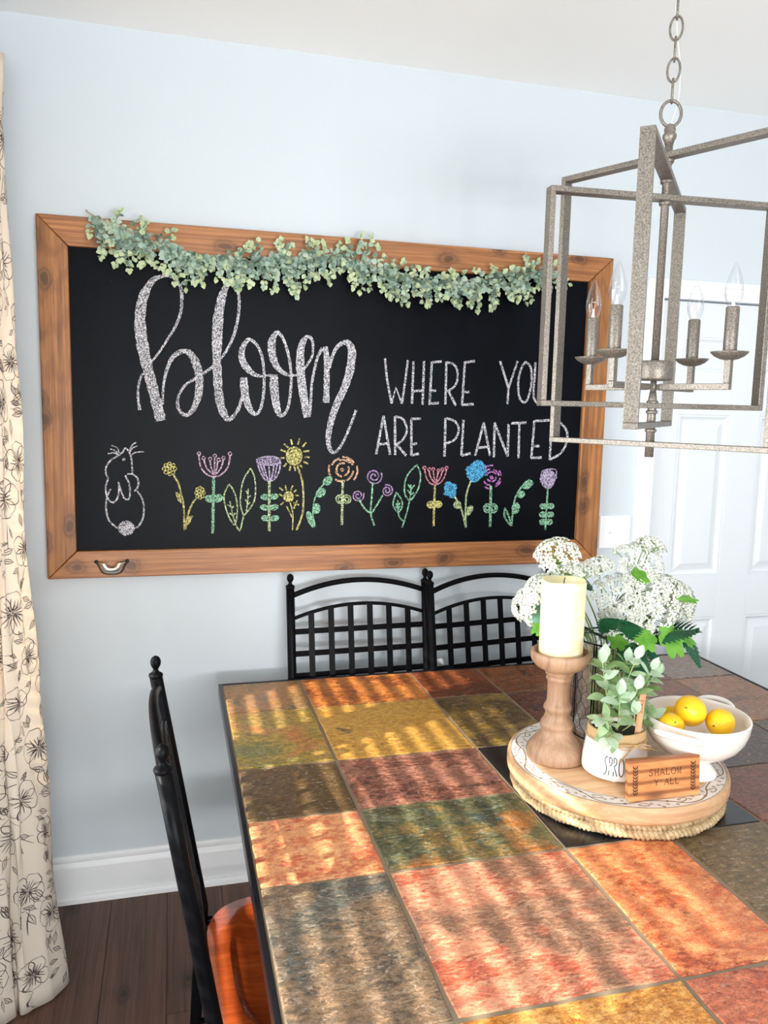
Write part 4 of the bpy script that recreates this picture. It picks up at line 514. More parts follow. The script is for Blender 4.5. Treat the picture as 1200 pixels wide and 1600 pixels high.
while x < 1.285:
    zt, zb, zs = lerp_tab(GT, x), lerp_tab(GB, x), lerp_tab(GS, x)
    for tgt, cnt in ((zb, 2), (zt, 1)):
        for q in range(cnt):
            ln = tgt-zs+rg.uniform(-.012, .008)
            if abs(ln) < .018: continue
            ax, ay, az = x+rg.uniform(-.012, .012), 2.568, zs
            bx, by, bz = ax+rg.uniform(-.035, .055), rg.uniform(2.53, 2.562), zs+ln*(.96 if q == 0 else rg.uniform(.5, .85))
            pts = smooth([(ax, ay, az), ((ax+bx)/2+rg.uniform(-.008, .008), (ay+by)/2-.014, (az+bz)/2), (bx, by, bz)], 6); stems.tube(pts, .0009, 4)
            n = max(3, int(abs(ln)/.0125))
            for k in range(n+1):
                p = V(pts[min(len(pts)-1, int((k+.5)/(n+1)*len(pts)))]); dr_ = V(pts[-1])-V(pts[0]); dr_.normalize()
                for s in (0, 1):
                    a = rg.random()*6.28; o1 = dr_.orthogonal().normalized(); o2 = dr_.cross(o1)
                    d = (o1*cos(a+pi*s)+o2*sin(a+pi*s))+dr_*rg.uniform(.1, .8)
                    if d.y > .25: d.y = -d.y*.5
                    sz = rg.uniform(.016, .026)*(1-.35*k/n); tip = k >= n-1
                    leaves.append((p, d, sz, 1 if (tip and rg.random() < .8) or rg.random() < .12 else (2 if rg.random() < .33 else 0)))
                if k == n: leaves.append((p, dr_, .017, 1))
    x += .0215
obj('sprig_stems', stems, plain('sprig_stem', '8c9a72', .7), ga)
def round_leaf(b, p, d, sz, mi, rr): b.leaf(p, d, (rr.uniform(-.6, .6), -1, rr.uniform(-.2, .9)), sz, sz*.86, mi, rr.uniform(.05, .4), rr.uniform(-.1, .35), 4, .85)
rg.shuffle(leaves); leaves.sort(key=lambda t: t[0].y-t[2]*2)
for t in leaves[:300]:
    b = MB(); round_leaf(b, V((0, 0, 0)), *t[1:3], 0, rg); o = obj('leaf', b.mesh('leaf', M_euc[t[3]]), None, ga); o.location = t[0]-V(ga.location)
b = MB()
for t in leaves[300:]: round_leaf(b, t[0], t[1], t[2], t[3], rg)
obj('leaf_mass', b, M_euc, ga, kind='stuff')
# ---------------------------------------------------------------- lantern chandelier
HX, HY = 1.0109, 1.5306
m = NT('aged_steel'); n = m.noise(m.coord(), 380, 4, .7); n2 = m.noise(m.coord(), 420, 2)
m.set(col=m.ramp(n, [(.36, L('59534c')), (.5, L('7e766d')), (.66, L('9e968a'))]), metal=.55, rough=.46, normal=m.bump(n2, .25, .0008)); M_steel = m.m
M_bulb = NT('bulb_glass'); _g = M_bulb
_mx = _g.node('MixShader', {0: _g.node('Math', {0: _g.node('LayerWeight', {'Blend': .3}).outputs['Facing'], 1: .6}, operation='MULTIPLY').outputs[0], 1: _g.node('BsdfTransparent', {'Color': (.97, .97, .97, 1)}).outputs[0], 2: _g.node('BsdfGlossy', {'Roughness': .04, 'Color': (.95, .95, .95, 1)}).outputs[0]})
_g.t.links.new(_mx.outputs[0], _g.out.inputs[0]); M_bulb = _g.m
ch = thing('lantern_chandelier', 'grey metal open frame lantern chandelier with four candle bulbs above the table', 'chandelier', (HX, HY, 2.74))
C0 = V((HX, HY, 0))
for w_, th, z0, z1 in ((.309, -130.23, 1.6129, 2.142), (.2617, -3.66, 1.654, 2.098), (.2597, -63.33, 1.5703, 2.183)):
    d = V((cos(radians(th)), sin(radians(th)), 0)); up = V((0, 0, 1)); nn = d.cross(up); b = MB(); t, wd = .0115, .027
    A, B, Cc, D = C0-d*w_+up*z0, C0+d*w_+up*z0, C0+d*w_+up*z1, C0-d*w_+up*z1
    b.bar(A+up*t/2, B+up*t/2, wd, t); b.bar(D-up*t/2, Cc-up*t/2, wd, t)
    for P, Q in ((A, D), (B, Cc)):
        s = -1 if P is B else 1; b.bar(P+d*(s*t/2)+up*t, Q+d*(s*t/2)-up*t, wd, t, up=d)
    obj('lantern_frame', b, M_steel, ch, .0012)
b = MB(); b.lathe([(.0085, 1.757), (.0085, 2.16), (.0105, 2.162), (.0105, 2.172), (.0085, 2.174), (.0085, 2.203)], 16, C0); obj('rod', b, M_steel, ch)
b = MB(); b.lathe([(.0085, 2.200), (.011, 2.208), (.0135, 2.212), (.0145, 2.2165), (.0135, 2.221), (.011, 2.223), (.012, 2.230), (.010, 2.237), (.004, 2.241)], 18, C0); obj('collar', b, M_steel, ch)
for z in (2.098, 2.142, 2.183):
    b = MB(); b.lathe([(.0115, z-.02), (.013, z-.017), (.013, z-.013), (.0115, z-.0115)], 16, C0); obj('washer', b, M_steel, ch)
def ringp(c, a1, a2, r1, r2, n=28): return [V(c)+V(a1)*(r1*cos(2*pi*i/n))+V(a2)*(r2*sin(2*pi*i/n)) for i in range(n)]
cr_ = V((cos(YAW), -sin(YAW), 0)); cf_ = V((sin(YAW), cos(YAW), 0))
b = MB(); b.tube(ringp(C0+V((0, 0, 2.2615)), cr_, (0, 0, 1), .0215, .0255), .0033, 8, True); obj('loop_ring', b, M_steel, ch)
z = 2.306; k = 0
while z < 2.71:
    ax = (cf_*.95+cr_*.3 if k % 2 == 0 else cr_*.85-cf_*.4).normalized(); b = MB()
    b.tube(ringp(C0+V((0, 0, z)), ax, (0, 0, 1), .0125, .0235, 22), .0024, 7, True); obj('chain_link', b, M_steel, ch); z += .0405; k += 1
b = MB(); b.lathe([(.062, 2.739), (.062, 2.73), (.045, 2.718), (.014, 2.712), (.012, 2.70), (.004, 2.698)], 28, C0); obj('ceiling_canopy', b, M_steel, ch)
b = MB(); b.tube(smooth([tuple(C0+cr_*x+cf_*.004+V((0, 0, z))) for x, z in ((0, 2.235), (.008, 2.26), (.014, 2.285), (.016, 2.32), (.012, 2.37), (.004, 2.42), (-.003, 2.48), (.004, 2.53), (.010, 2.57), (.002, 2.62), (0, 2.71))], 6), .0012, 5)
obj('cord', b, plain('clear_cord', 'e4e2da', .3), ch)
b = MB(); b.lathe([(.012, 1.713), (.037, 1.714), (.039, 1.718), (.039, 1.750), (.037, 1.755), (.010, 1.757)], 36, C0); obj('hub', b, M_steel, ch)
b = MB(); b.lathe([(.0065, 1.69), (.0065, 1.714)], 12, C0); b.lathe([(.0095, 1.548), (.0095, 1.672), (.007, 1.690)], 14, C0)
for z in (1.579, 1.606, 1.646, 1.667): b.lathe([(.0105, z-.004), (.0125, z-.002), (.0125, z+.002), (.0105, z+.004)], 14, C0)
obj('bottom_stem', b, M_steel, ch)
M_fil = plain('filament_support', 'e9e6de', .3); M_brass = plain('bulb_base', 'b9a46c', .35, .9)
for az in (-63, 27, 117, 207):
    d = V((cos(radians(az)), sin(radians(az)), 0)); up = V((0, 0, 1)); R = .162; P = C0+d*R; b = MB()
    b.bar(C0+d*.016+up*1.700, P+d*.0065+up*1.700, .013, .013); b.bar(P+up*1.7065, P+up*1.758, .013, .013, up=d)
    am = obj('arm', b, M_steel, ch, .001)
    b = MB(); b.lathe([(.008, 1.752), (.018, 1.7545), (.029, 1.760), (.036, 1.767), (.0365, 1.769), (.028, 1.7655), (.014, 1.763)], 28, P); obj('drip_pan', b, M_steel, ch)
    b = MB(); b.lathe([(.0128, 1.763), (.0132, 1.766), (.0132, 1.855), (.0122, 1.857), (.010, 1.857)], 20, P); obj('candle_sleeve', b, M_steel, ch)
    b = MB(); b.lathe([(.0095, 1.857), (.011, 1.860), (.0155, 1.870), (.0178, 1.882), (.0172, 1.895), (.0138, 1.911), (.0088, 1.926), (.0045, 1.936), (.0022, 1.941), (.0006, 1.943)], 22, P); bu = obj('bulb', b, M_bulb, ch, label='clear candle shaped glass bulb')
    b = MB(); b.lathe([(.0075, 1.85), (.0055, 1.856), (.0028, 1.866), (.002, 1.876), (.0005, 1.878)], 10, P)
    for s in (-1, 1): b.tube([P+V((.001*s, 0, 1.87)), P+V((.005*s, .002, 1.892)), P+V((.0045*s, 0, 1.894))], .0004, 4)
    b.tube([P+V((.0045*cos(t*.7), .0045*sin(t*.7), 1.893+.0012*sin(t*3))) for t in range(9)], .0003, 4); obj('filament', b, M_fil, bu)
# ---------------------------------------------------------------- slate topped table
TX0, TX1, TY0, TY1, TZ = .132, 1.874, .737, 2.480, .76
tb = thing('dining_table', 'square dining table topped with multicolour slate tiles in a black metal rim', 'table', (1.003, 1.608, 0))
M_black = plain('black_metal', '0c0c0e', .36, 0, bump=.12, bs=300, spec=.06)
M_rim = plain('rim_steel', '2b2b31', .28, .75)
b = MB(); e = .011
b.box((TX0, TY0, TZ-.036), (TX0+e, TY1, TZ+.001)); b.box((TX1-e, TY0, TZ-.036), (TX1, TY1, TZ+.001)); b.box((TX0+e, TY0, TZ-.036), (TX1-e, TY0+e, TZ+.001)); b.box((TX0+e, TY1-e, TZ-.036), (TX1-e, TY1, TZ+.001))
obj('rim', b, M_rim, tb, .003)
M_grout = plain('grout', '8a7862', .7, bump=.5, bs=160, var=.25)
b = MB(); b.box((TX0+e, TY0+e, TZ-.034), (TX1-e, TY1-e, TZ-.0022)); obj('grout_bed', b, M_grout, tb)
cxs = [TX0+e, .390, .765, 1.003, 1.241, 1.616, TX1-e]; rys = [TY1-e, 2.225, 1.858, 1.608, 1.363, .980, TY0+e]
def slate(name, cs, dark, seed, scale=1., amt=.35, veins=None, patch=None, aniso=(1, 1.5), rot=0):
    m = NT(name); o = (seed*7.31, seed*3.77, seed*1.93)
    co = m.coord((aniso[0], aniso[1], 1), o, (0, 0, rot))
    a = m.noise(co, 5*scale, 12, .66, .9); f1 = m.noise(co, 55, 8, .75); f2 = m.noise(co, 300, 5, .8); f3 = m.noise(m.coord((1, 3, 1), o, (0, 0, rot+.5)), 26, 8, .7, 1.5)
    f = m.math('ADD', m.math('ADD', m.math('MULTIPLY', a, .55), m.math('MULTIPLY', f1, .22)), m.math('MULTIPLY', f3, .23))
    n = len(cs); c = m.ramp(f, [(.405+.19*i/max(1, n-1), L(x)) for i, x in enumerate(cs)])
    if patch:
        pf = m.noise(m.coord((1, 1, 1), (seed*2.1+4, seed*5.3, 9)), 3.6*scale, 4, .55, .6)
        c = m.mix(m.ramp(pf, [(.55, G(0)), (.63, G(.85))]), c, L(patch))
    dn = m.noise(m.coord((1, 1, 1), (seed*1.7+9, seed*2.9, 3)), 6.5, 7, .68, .5)
    c = m.mix(m.ramp(dn, [(.5+.16*(1-amt), G(0)), (.56+.16*(1-amt), G(.85))]), c, L(dark))
    c = m.mix(.55, c, m.ramp(f2, [(.38, G(.12)), (.5, G(.5)), (.62, G(.9))]), 'OVERLAY')
    c = m.mix(.55, c, m.ramp(f1, [(.40, G(.15)), (.5, G(.5)), (.60, G(.88))]), 'OVERLAY')
    pit = m.noise(m.coord((1, 1, 1), (seed, seed*2, 5)), 75, 6, .7); c = m.mix(m.ramp(pit, [(.33, G(.9)), (.40, G(0))]), c, L(dark))
    c = m.mix(m.math('MULTIPLY', m.ramp(f3, [(.55, G(0)), (.60, G(1))]), .4), c, L(cs[-2] if len(cs) > 3 else cs[-1]))
    c = m.mix(m.math('MULTIPLY', m.ramp(m.noise(co, 95, 6, .7), [(.57, G(0)), (.64, G(1))]), .3), c, (.75, .62, .5, 1))
    if veins:
        v = m.noise(m.coord((1, 2.2, 1), (seed+2, seed, 0), (0, 0, rot+.6)), 4.5, 5, .6, 1.0)
        c = m.mix(m.math('MULTIPLY', m.ramp(v, [(.485, G(0)), (.498, G(1)), (.504, G(1)), (.512, G(0))]), .2), c, L(veins))
    h = m.math('ADD', m.math('ADD', m.math('MULTIPLY', a, 1.3), m.math('MULTIPLY', f3, .8)), m.math('ADD', m.math('MULTIPLY', f1, .5), m.math('MULTIPLY', f2, .12)))
    m.set(col=c, rough=m.ramp(f1, [(.3, G(.26)), (.7, G(.42))]), spec=.42, normal=m.bump(h, .6, .004)); return m.m
SL = {(0,0): (['6a5a45','94703f','a8713c','7c6b55'],'54493b',1,{}), (0,1): (['6e3714','a85a1f','c47a35','8a4a1c'],'43230f',2,{}),
 (0,2): (['44200f','693014','87461e'],'2d170d',3,{}), (0,3): (['4b2817','6c3a1b','8c5426'],'33190f',4,{}), (0,4): (['55392a','77513a','6a5548'],'3a2a22',5,{}), (0,5): (['6b5a4e','80695b','77706a'],'4f453f',6,{}),
 (1,0): (['6f6a3a','8d742e','a5813c','7a743f'],'4a584f',7,dict(patch='b06c36')), (1,1): (['b07d2f','c29243','b88535','a06f2b'],'5e5142',8,dict(amt=.05)),
 (1,2): (['3d2c17','5b4520','7a6024'],'241b12',9,dict(patch='8f7628')), (1,3): (['3d1d10','5c2d16','753e1e'],'27130b',10,{}), (1,4): (['543325','7a4a30','68493a'],'39261d',11,{}), (1,5): (['5f4435','84593f','92664a','6b5548'],'45342b',12,{}),
 (2,0): (['4a3723','5c4529','55401f'],'3a2b1c',13,dict(amt=.05)), (2,1): (['5a3528','7a4937','9c6853','4e3226'],'3c241d',14,dict(veins='b59386')), (2,4): (['46393a','54453f','5d4b45'],'332a2a',15,{}), (2,5): (['4d403b','604c43','52463f'],'3a3029',16,{}),
 (3,0): (['c3593c','d0714a','da9a66','cf6650'],'9a4a30',17,dict(amt=.0,veins='e8c79a')), (3,1): (['4a4a30','575a3d','7f6130','5c5430'],'34423c',18,dict(patch='a5622a',veins='b9c0ae')), (3,4): (['6b4030','7e4f3c','5a3a30'],'44291f',19,{}), (3,5): (['5a4036','74503f','64473b'],'3e2b24',20,{}),
 (4,0): (['4f4a42','6c5a48','866a50','5e5348'],'3c403e',21,dict(patch='4c4f49',veins='c9b79d')), (4,1): (['b9543c','c8694c','dc9b78','c4644a'],'6b5040',22,dict(aniso=(1, 2.6),rot=-.75,veins='e6c7a0',patch='7d5f4a',amt=.2)), (4,2): (['a8482a','c4633a','d98a58','b9532e'],'56301f',23,dict(amt=.12)),
 (4,3): (['54462f','6b5739','5e513f'],'3d3529',24,dict(patch='6b5638')), (4,4): (['6a4a36','7f5a41'],'453124',25,{}), (4,5): (['5d4639','765443'],'3f3028',26,{}),
 (5,0): (['8a6a3a','a07a40','6b5a40'],'4a4238',27,{}), (5,1): (['a8641f','c27c33','d39a55','9c5524'],'7b4422',28,dict(amt=.1)), (5,2): (['b0543a','c26f50','96482f'],'3a332e',29,dict(amt=.45)), (5,3): (['9a5a3a','b5734c'],'4d3427',30,{}), (5,4): (['6b5038','8a6645'],'44352a',31,{}), (5,5): (['5a4a3c','77604a'],'40342b',32,{})}
rt = random.Random(3)
def tile(x0, x1, y0, y1, mat, name='tile', ztop=None, jit=.0016, gap=.004):
    zt = TZ+(rt.uniform(-.0006, .0008) if ztop is None else ztop); pts = []
    for (ax, ay), (bx, by) in (((x0+gap, y0+gap), (x1-gap, y0+gap)), ((x1-gap, y0+gap), (x1-gap, y1-gap)), ((x1-gap, y1-gap), (x0+gap, y1-gap)), ((x0+gap, y1-gap), (x0+gap, y0+gap))):
        for k in range(7):
            t = k/7; pts.append((ax+(bx-ax)*t+rt.uniform(-jit, jit), ay+(by-ay)*t+rt.uniform(-jit, jit)))
    n = len(pts); cx, cy = (x0+x1)/2, (y0+y1)/2; b = MB()
    ins = [(x+(.0022 if x < cx else -.0022), y+(.0022 if y < cy else -.0022)) for x, y in pts]
    vs = [(x, y, TZ-.004) for x, y in pts]+[(x, y, zt-.0013) for x, y in pts]+[(x, y, zt) for x, y in ins]
    b.add(vs, [(i, (i+1) % n, n+(i+1) % n, n+i) for i in range(n)]+[(n+i, n+(i+1) % n, 2*n+(i+1) % n, 2*n+i) for i in range(n)]+[tuple(range(2*n, 3*n))])
    return obj(name, b, mat, tb)
for r in range(6):
    for c in range(6):
        if r in (2, 3) and c in (2, 3): continue
        cs, dk, sd_, kw = SL[(r, c)]; tile(cxs[c], cxs[c+1], rys[r+1], rys[r], slate('slate', cs, dk, sd_, **kw))
tile(cxs[2], cxs[4], rys[4], rys[2], plain('black_slate', '1b1a1d', .22, bump=.15, bs=70, var=.3, spec=.5), 'centre_panel', .0002, .0003, .003)
b = MB()
for A, B in (((TX0+.05, TY0+.05), (TX1-.05, TY0+.08)), ((TX0+.05, TY1-.08), (TX1-.05, TY1-.05)), ((TX0+.05, TY0+.08), (TX0+.08, TY1-.08)), ((TX1-.08, TY0+.08), (TX1-.05, TY1-.08))): b.box((*A, TZ-.085), (*B, TZ-.034))
b.box((TX0+.011, TY0+.011, TZ-.037), (TX1-.011, TY1-.011, TZ-.034)); obj('apron', b, M_black, tb)
for x in (.42, 1.586):
    for y in (1.02, 2.19):
        b = MB(); b.lathe([(.03, 0), (.034, .01), (.030, .03), (.026, .2), (.030, .5), (.036, .66), (.036, .726)], 16, (x, y, 0)); obj('leg', b, M_black, tb)
# ---------------------------------------------------------------- lattice-back chairs
m = NT('seat_wood'); g = m.noise(m.coord((4, 34, 20)), 1, 5, .6, .8)
m.set(col=m.ramp(g, [(.3, L('7e3213')), (.7, L('a94c1f'))]), rough=.22, coat=1.0, coatr=.03); M_seat = m.m
SZ = .488; PX = -.215; PYH = .236
def px_(z): return PX-(z-SZ)*.168 if z > SZ else PX-(SZ-z)*.06
def chair(label):
    t = thing('lattice_chair', label, 'chair', (0, 0, 0), 'black lattice back chairs around the slate table'); T = 1.05
    for s in (-1, 1):
        b = MB(); b.tube([(px_(z), s*PYH, z) for z in (.0, .25, .45, SZ, .7, .9, T)], [.012, .0135, .0145, .0145, .0145, .0142, .0138], 14); obj('back_post', b, M_black, t)
        b = MB(); b.lathe([(.0138, -.003), (.0152, 0), (.0155, .003), (.0142, .006), (.0090, .009), (.0060, .013), (.0055, .017), (.0080, .0205), (.0108, .026), (.0114, .0315), (.0108, .037), (.0078, .0425), (.0030, .0455), (.0005, .046)], 18, (px_(T), s*PYH, T)); obj('finial', b, M_black, t)
        b = MB(); b.tube([(.185, s*.19, SZ-.03), (.20, s*.205, .25), (.215, s*.215, 0)], [.0135, .0125, .011], 12); obj('front_leg', b, M_black, t)
    def archz(y, z0, rise): return z0+rise*(1-(y/PYH)**2)
    for z0, rise, r, nm in ((1.020, .044, .0092, 'top_rail'), (.945, .042, .0062, 'arched_rail')):
        b = MB(); b.tube([(px_(archz(y, z0, rise))-(.007 if nm == 'top_rail' else 0)*(1-(y/PYH)**2), y, archz(y, z0, rise)) for y in [PYH*(-1+2*i/20) for i in range(21)]], r, 10); obj(nm, b, M_black, t)
    for z in (.905, .833, .762, .691, .62): b = MB(); b.bar((px_(z), -PYH, z), (px_(z), PYH, z), .004, .0185); obj('lattice_rail', b, M_black, t)
    b = MB(); b.tube([(px_(.575), -PYH, .575), (px_(.575), PYH, .575)], .007, 10); obj('lower_rail', b, M_black, t)
    for i in range(6):
        y = PYH*(-1+2*(i+1)/7); zt = archz(y, .945, .042); b = MB(); b.bar((px_(.575)+.004, y, .575), (px_(zt)+.004, y, zt), .0195, .004, up=(1, 0, .15)); obj('lattice_slat', b, M_black, t)
    # wooden saddle seat with a scooped hollow
    def sup(a, hx, hy, p): c, s = cos(a), sin(a); return (hx*abs(c)**(2/p)*(1 if c > 0 else -1), hy*abs(s)**(2/p)*(1 if s > 0 else -1))
    hx, hy = .222, .252; NA = 72; rows = [(1, SZ-.026, 1), (1, SZ-.004, 1), (.988, SZ, 1), (.80, SZ, 0), (.79, SZ-.001, 0), (.765, SZ-.006, 0), (.72, SZ-.011, 0), (.6, SZ-.016, 0), (.35, SZ-.020, 0), (.15, SZ-.021, 0)]
    b = MB(); vs = []
    for s, z, k in rows:
        for i in range(NA):
            x, y = sup(2*pi*i/NA, hx, hy, 4.2 if k else 3.2); vs.append((x*s+.005, y*s, z))
    fs = [(r*NA+i, r*NA+(i+1) % NA, (r+1)*NA+(i+1) % NA, (r+1)*NA+i) for r in range(len(rows)-1) for i in range(NA)]+[tuple(range((len(rows)-1)*NA, len(rows)*NA)), tuple(range(NA-1, -1, -1))]
    b.add(vs, fs, 0, True); obj('seat', b, M_seat, t, label='scooped glossy red brown wooden seat')
    b = MB()
    for s in (-1, 1): b.tube([(PX, s*PYH, SZ-.035), (.19, s*.19, SZ-.035)], .010, 10); b.tube([(px_(.2), s*PYH, .2), (.203, s*.207, .2)], .007, 8)
    b.tube([(PX, -PYH, SZ-.035), (PX, PYH, SZ-.035)], .010, 10); b.tube([(.19, -.19, SZ-.035), (.19, .19, SZ-.035)], .010, 10)
    obj('seat_frame', b, M_black, t); return t
c0 = chair('black chair with red wood seat, pulled up to the left side of the table')
c0.location = (.278, 1.518, 0); c0.rotation_euler = (0, 0, radians(2.4))
dup(c0, (.617, 2.248, 0), radians(-90+2), 'black lattice back chair at the wall below the middle of the chalkboard')
dup(c0, (1.118, 2.246, 0), radians(-90+7), 'black lattice back chair partly hidden behind the candle and flowers')
# ---------------------------------------------------------------- braided mat and wooden riser
rb = random.Random(21); TC = (1.0065, 1.580)
mt = thing('braided_mat', 'round braided seagrass mat under the wooden riser in the middle of the table', 'mat', (TC[0], TC[1], TZ))
m = NT('seagrass'); f = m.noise(m.coord((60, 60, 60)), 1, 4, .7); f2 = m.noise(m.coord((400, 400, 400)), 1, 3)
m.set(col=m.ramp(f, [(.3, L('8b714f')), (.5, L('b69b74')), (.72, L('d2bd99'))]), rough=.85, normal=m.bump(f2, .5, .001)); M_grass = m.m
def braid(R, z, s, ph=0, n=440, lobes=46):
    b = MB()
    for k in range(3):
        p = []
        for i in range(n):
            a = 2*pi*i/n; q = a*lobes+k*2*pi/3+ph
            rr = R+s*.95*sin(q); zz = z+s*.62*sin(2*q+.6)
            p.append((TC[0]+rr*cos(a), TC[1]+rr*sin(a), zz+.0012*sin(a*5+ph)))
        b.tube(p, s*.72, 6, True, flat=1)
    return b
for R, z, s, ph in ((.2315, .7725, .009, 0), (.2265, .788, .0082, 1), (.205, .773, .009, 2), (.178, .773, .009, 3)):
    obj('braid_coil', braid(R, z, s, ph), M_grass, mt)
b = MB(); b.lathe([(.16, .7605), (.18, .77), (.18, .79), (.16, .7975)], 48, (TC[0], TC[1], 0)); obj('mat_core', b, M_grass, mt)
b = MB()
for i in range(160):
    a = rb.uniform(0, 2*pi); R = .237; p = V((TC[0]+R*cos(a), TC[1]+R*sin(a), rb.uniform(.767, .79))); d = V((cos(a), sin(a), rb.uniform(-.5, .6)))*rb.uniform(.004, .012)
    b.tube([p, p+d*.6, p+d+V((0, 0, -.001))], .0004, 3)
obj('loose_fibres', b, M_grass, mt, kind='stuff')
RC = (1.0025, 1.5765); RZ = .838; RR = .252
ri = thing('round_riser', 'round light mango wood riser with a whitewashed carved border on the braided mat', 'riser', (RC[0], RC[1], .80))
M_mango = wood('mango_wood', 'cfa882', 'ae8258', axis=0, rough=.55, fine=26, rings=16, seed=2.2)
M_wash = plain('whitewash', 'e9e1d8', .7, bump=.3, bs=260, var=.12); M_carve = plain('carved_line', '98795d', .7)
b = MB(); b.lathe([(.21, .7985), (RR-.006, .7995), (RR-.001, .804), (RR, .812), (RR, .828), (RR-.002, .8345), (RR-.006, .8375), (.2455, RZ), (.2450, RZ-.0012), (.2045, RZ-.0012), (.2040, RZ), (.1, RZ), (.001, RZ)], 96, (RC[0], RC[1], 0)); obj('disc', b, M_mango, ri)
b = MB(); b.lathe([(.2045, RZ-.0011), (.245, RZ-.0011)], 96, (RC[0], RC[1], 0), cap=False); obj('whitewashed_border', b, M_wash, ri)
b = MB()
def pol(a, r): return V((RC[0]+r*cos(a), RC[1]+r*sin(a), RZ-.0007))
def pstr(pts, w_): pts = smooth(pts, 5); b.ribbon(pts, [w_]*len(pts), lambda p, q: pol(p/.2248, .2248+q))
NS = 15; LEN = 2*pi*.2248; st = LEN/NS
pstr([(LEN*i/60, .0178) for i in range(61)], .0014); pstr([(LEN*i/60, -.0178) for i in range(61)], .0014)
for k in range(NS):
    s0 = k*st; u = 1 if k % 2 else -1
    pstr([(s0, -u*.011), (s0+st*.3, -u*.003), (s0+st*.55, u*.010), (s0+st*.85, u*.0125), (s0+st, u*.011)], .0030)
    pstr([(s0+st*.42, u*.004), (s0+st*.62, -u*.001), (s0+st*.68, -u*.007), (s0+st*.55, -u*.0105), (s0+st*.44, -u*.007), (s0+st*.5, -u*.004)], .0024)
    for q, (du, dv, an) in enumerate(((.18, -.010, 2.2), (.30, .006, 1.2), (.75, .003, -1.9), (.86, -.004, -.7), (.95, -.010, -1.2), (.08, .002, .9))):
        c = (s0+st*du, u*dv); d = (cos(an)*.0065, u*sin(an)*.0065); n_ = (-d[1]*.42, d[0]*.42)
        pstr([c, (c[0]+d[0]*.5+n_[0], c[1]+d[1]*.5+n_[1]), (c[0]+d[0], c[1]+d[1]), (c[0]+d[0]*.5-n_[0], c[1]+d[1]*.5-n_[1]), c], .0018)
obj('scroll_carving', b, M_carve, ri)
# ---------------------------------------------------------------- candle and turned holder
hc = (.860, 1.603, 0)
hd = thing('candle_holder', 'turned light wood pillar candle holder on the left of the riser', 'candle holder', (hc[0], hc[1], RZ))
M_turn = wood('turned_wood', 'b08c6e', '86634c', axis=2, rough=.5, fine=40, seed=6)
b = MB(); b.lathe([(.060, RZ), (.0655, .840), (.0672, .846), (.0665, .856), (.063, .868), (.056, .879), (.047, .889), (.040, .897), (.0365, .905), (.0355, .912), (.0375, .916), (.0385, .921), (.0368, .927), (.0335, .931), (.0305, .937), (.0285, .944), (.0282, .950), (.0300, .954), (.0322, .958), (.0325, .963), (.0305, .968), (.0282, .971), (.0268, .975), (.0258, .985), (.0255, 1.005), (.0258, 1.020), (.0272, 1.026), (.0298, 1.029), (.0300, 1.033), (.0282, 1.036), (.0290, 1.040), (.0325, 1.043), (.0330, 1.047), (.0345, 1.050), (.046, 1.056), (.056, 1.062), (.0635, 1.070), (.0672, 1.079), (.0680, 1.088), (.0668, 1.095), (.0635, 1.0975), (.060, 1.0965), (.057, 1.0900), (.0555, 1.0870), (.001, 1.0865)], 56, hc)
obj('turned_body', b, M_turn, hd)
ca = thing('pillar_candle', 'thick ivory pillar candle standing in the turned wood holder', 'candle', (hc[0], hc[1], 1.0866))
m = NT('ivory_wax'); n = m.noise(m.coord((3, 3, 9)), 7, 3); m.set(col=m.ramp(n, [(.3, L('ead8a8')), (.7, L('f3e8c6'))]), rough=.45, sss=.35, normal=m.bump(n, .2, .002))
m.b.inputs['Subsurface Radius'].default_value = (.02, .013, .006); m.b.inputs['Subsurface Scale'].default_value = .6; M_wax = m.m
b = MB(); nn = 48; prof = [(.0485, 1.0867), (.0500, 1.089), (.0500, 1.15), (.0502, 1.22), (.0503, 1.258), (.0492, 1.2635), (.0470, 1.2630), (.040, 1.256), (.02, 1.252), (.001, 1.2515)]
b.lathe(prof, nn, (hc[0], hc[1], 0))
b.v = [(x, y, z+(.0016*sin(3*atan2(y-hc[1], x-hc[0])+.6) if z > 1.255 else 0)) for x, y, z in b.v]; obj('wax', b, M_wax, ca)
b = MB(); b.tube([(hc[0], hc[1], 1.25), (hc[0], hc[1], 1.262), (hc[0]+.002, hc[1], 1.268)], .0012, 6); obj('wick', b, plain('wick', '3a332c', .9), ca)
# ---------------------------------------------------------------- ceramic pot with faux sage
pc = (.9523, 1.499, 0)
po = thing('potted_plant', 'white footed ceramic pot with a burlap band and soft green leafy plant, lettered front', 'potted plant', (pc[0], pc[1], RZ))
M_cer = plain('white_glaze', 'f4f2f0', .22, coat=.4)
b = MB(); b.lathe([(.040, .8475), (.066, .8480), (.0715, .852), (.0722, .860), (.0710, .880), (.0675, .905), (.0640, .925), (.0615, .940), (.0605, .9470), (.0585, .9480), (.0570, .9460), (.0575, .93), (.001, .925)], 56, pc); obj('pot', b, M_cer, po)
for k in range(4):
    a = radians(-120+90*k); b = MB(); b.ball((pc[0]+.046*cos(a), pc[1]+.046*sin(a), .8445), .0095, .0095, .0068, 12, 8); obj('foot', b, M_cer, po)
def potr(z): return lerp_tab([(.86, .0722), (.88, .0710), (.905, .0675), (.925, .0640), (.94, .0615), (.95, .0606)], z)
ink = plain('black_lettering', '2b2826', .6); b = MB(); LA = radians(-127)
def onpot(u, z): r = potr(z)+.0004; a = LA+u/.07; return V((pc[0]+r*cos(a), pc[1]+r*sin(a), z))
def pw(pts): pts = smooth(pts, 5); b.ribbon(pts, [.0019]*len(pts), onpot)
zb, zt = .863, .9030; gz = lambda t: zb+(zt-zb)*t
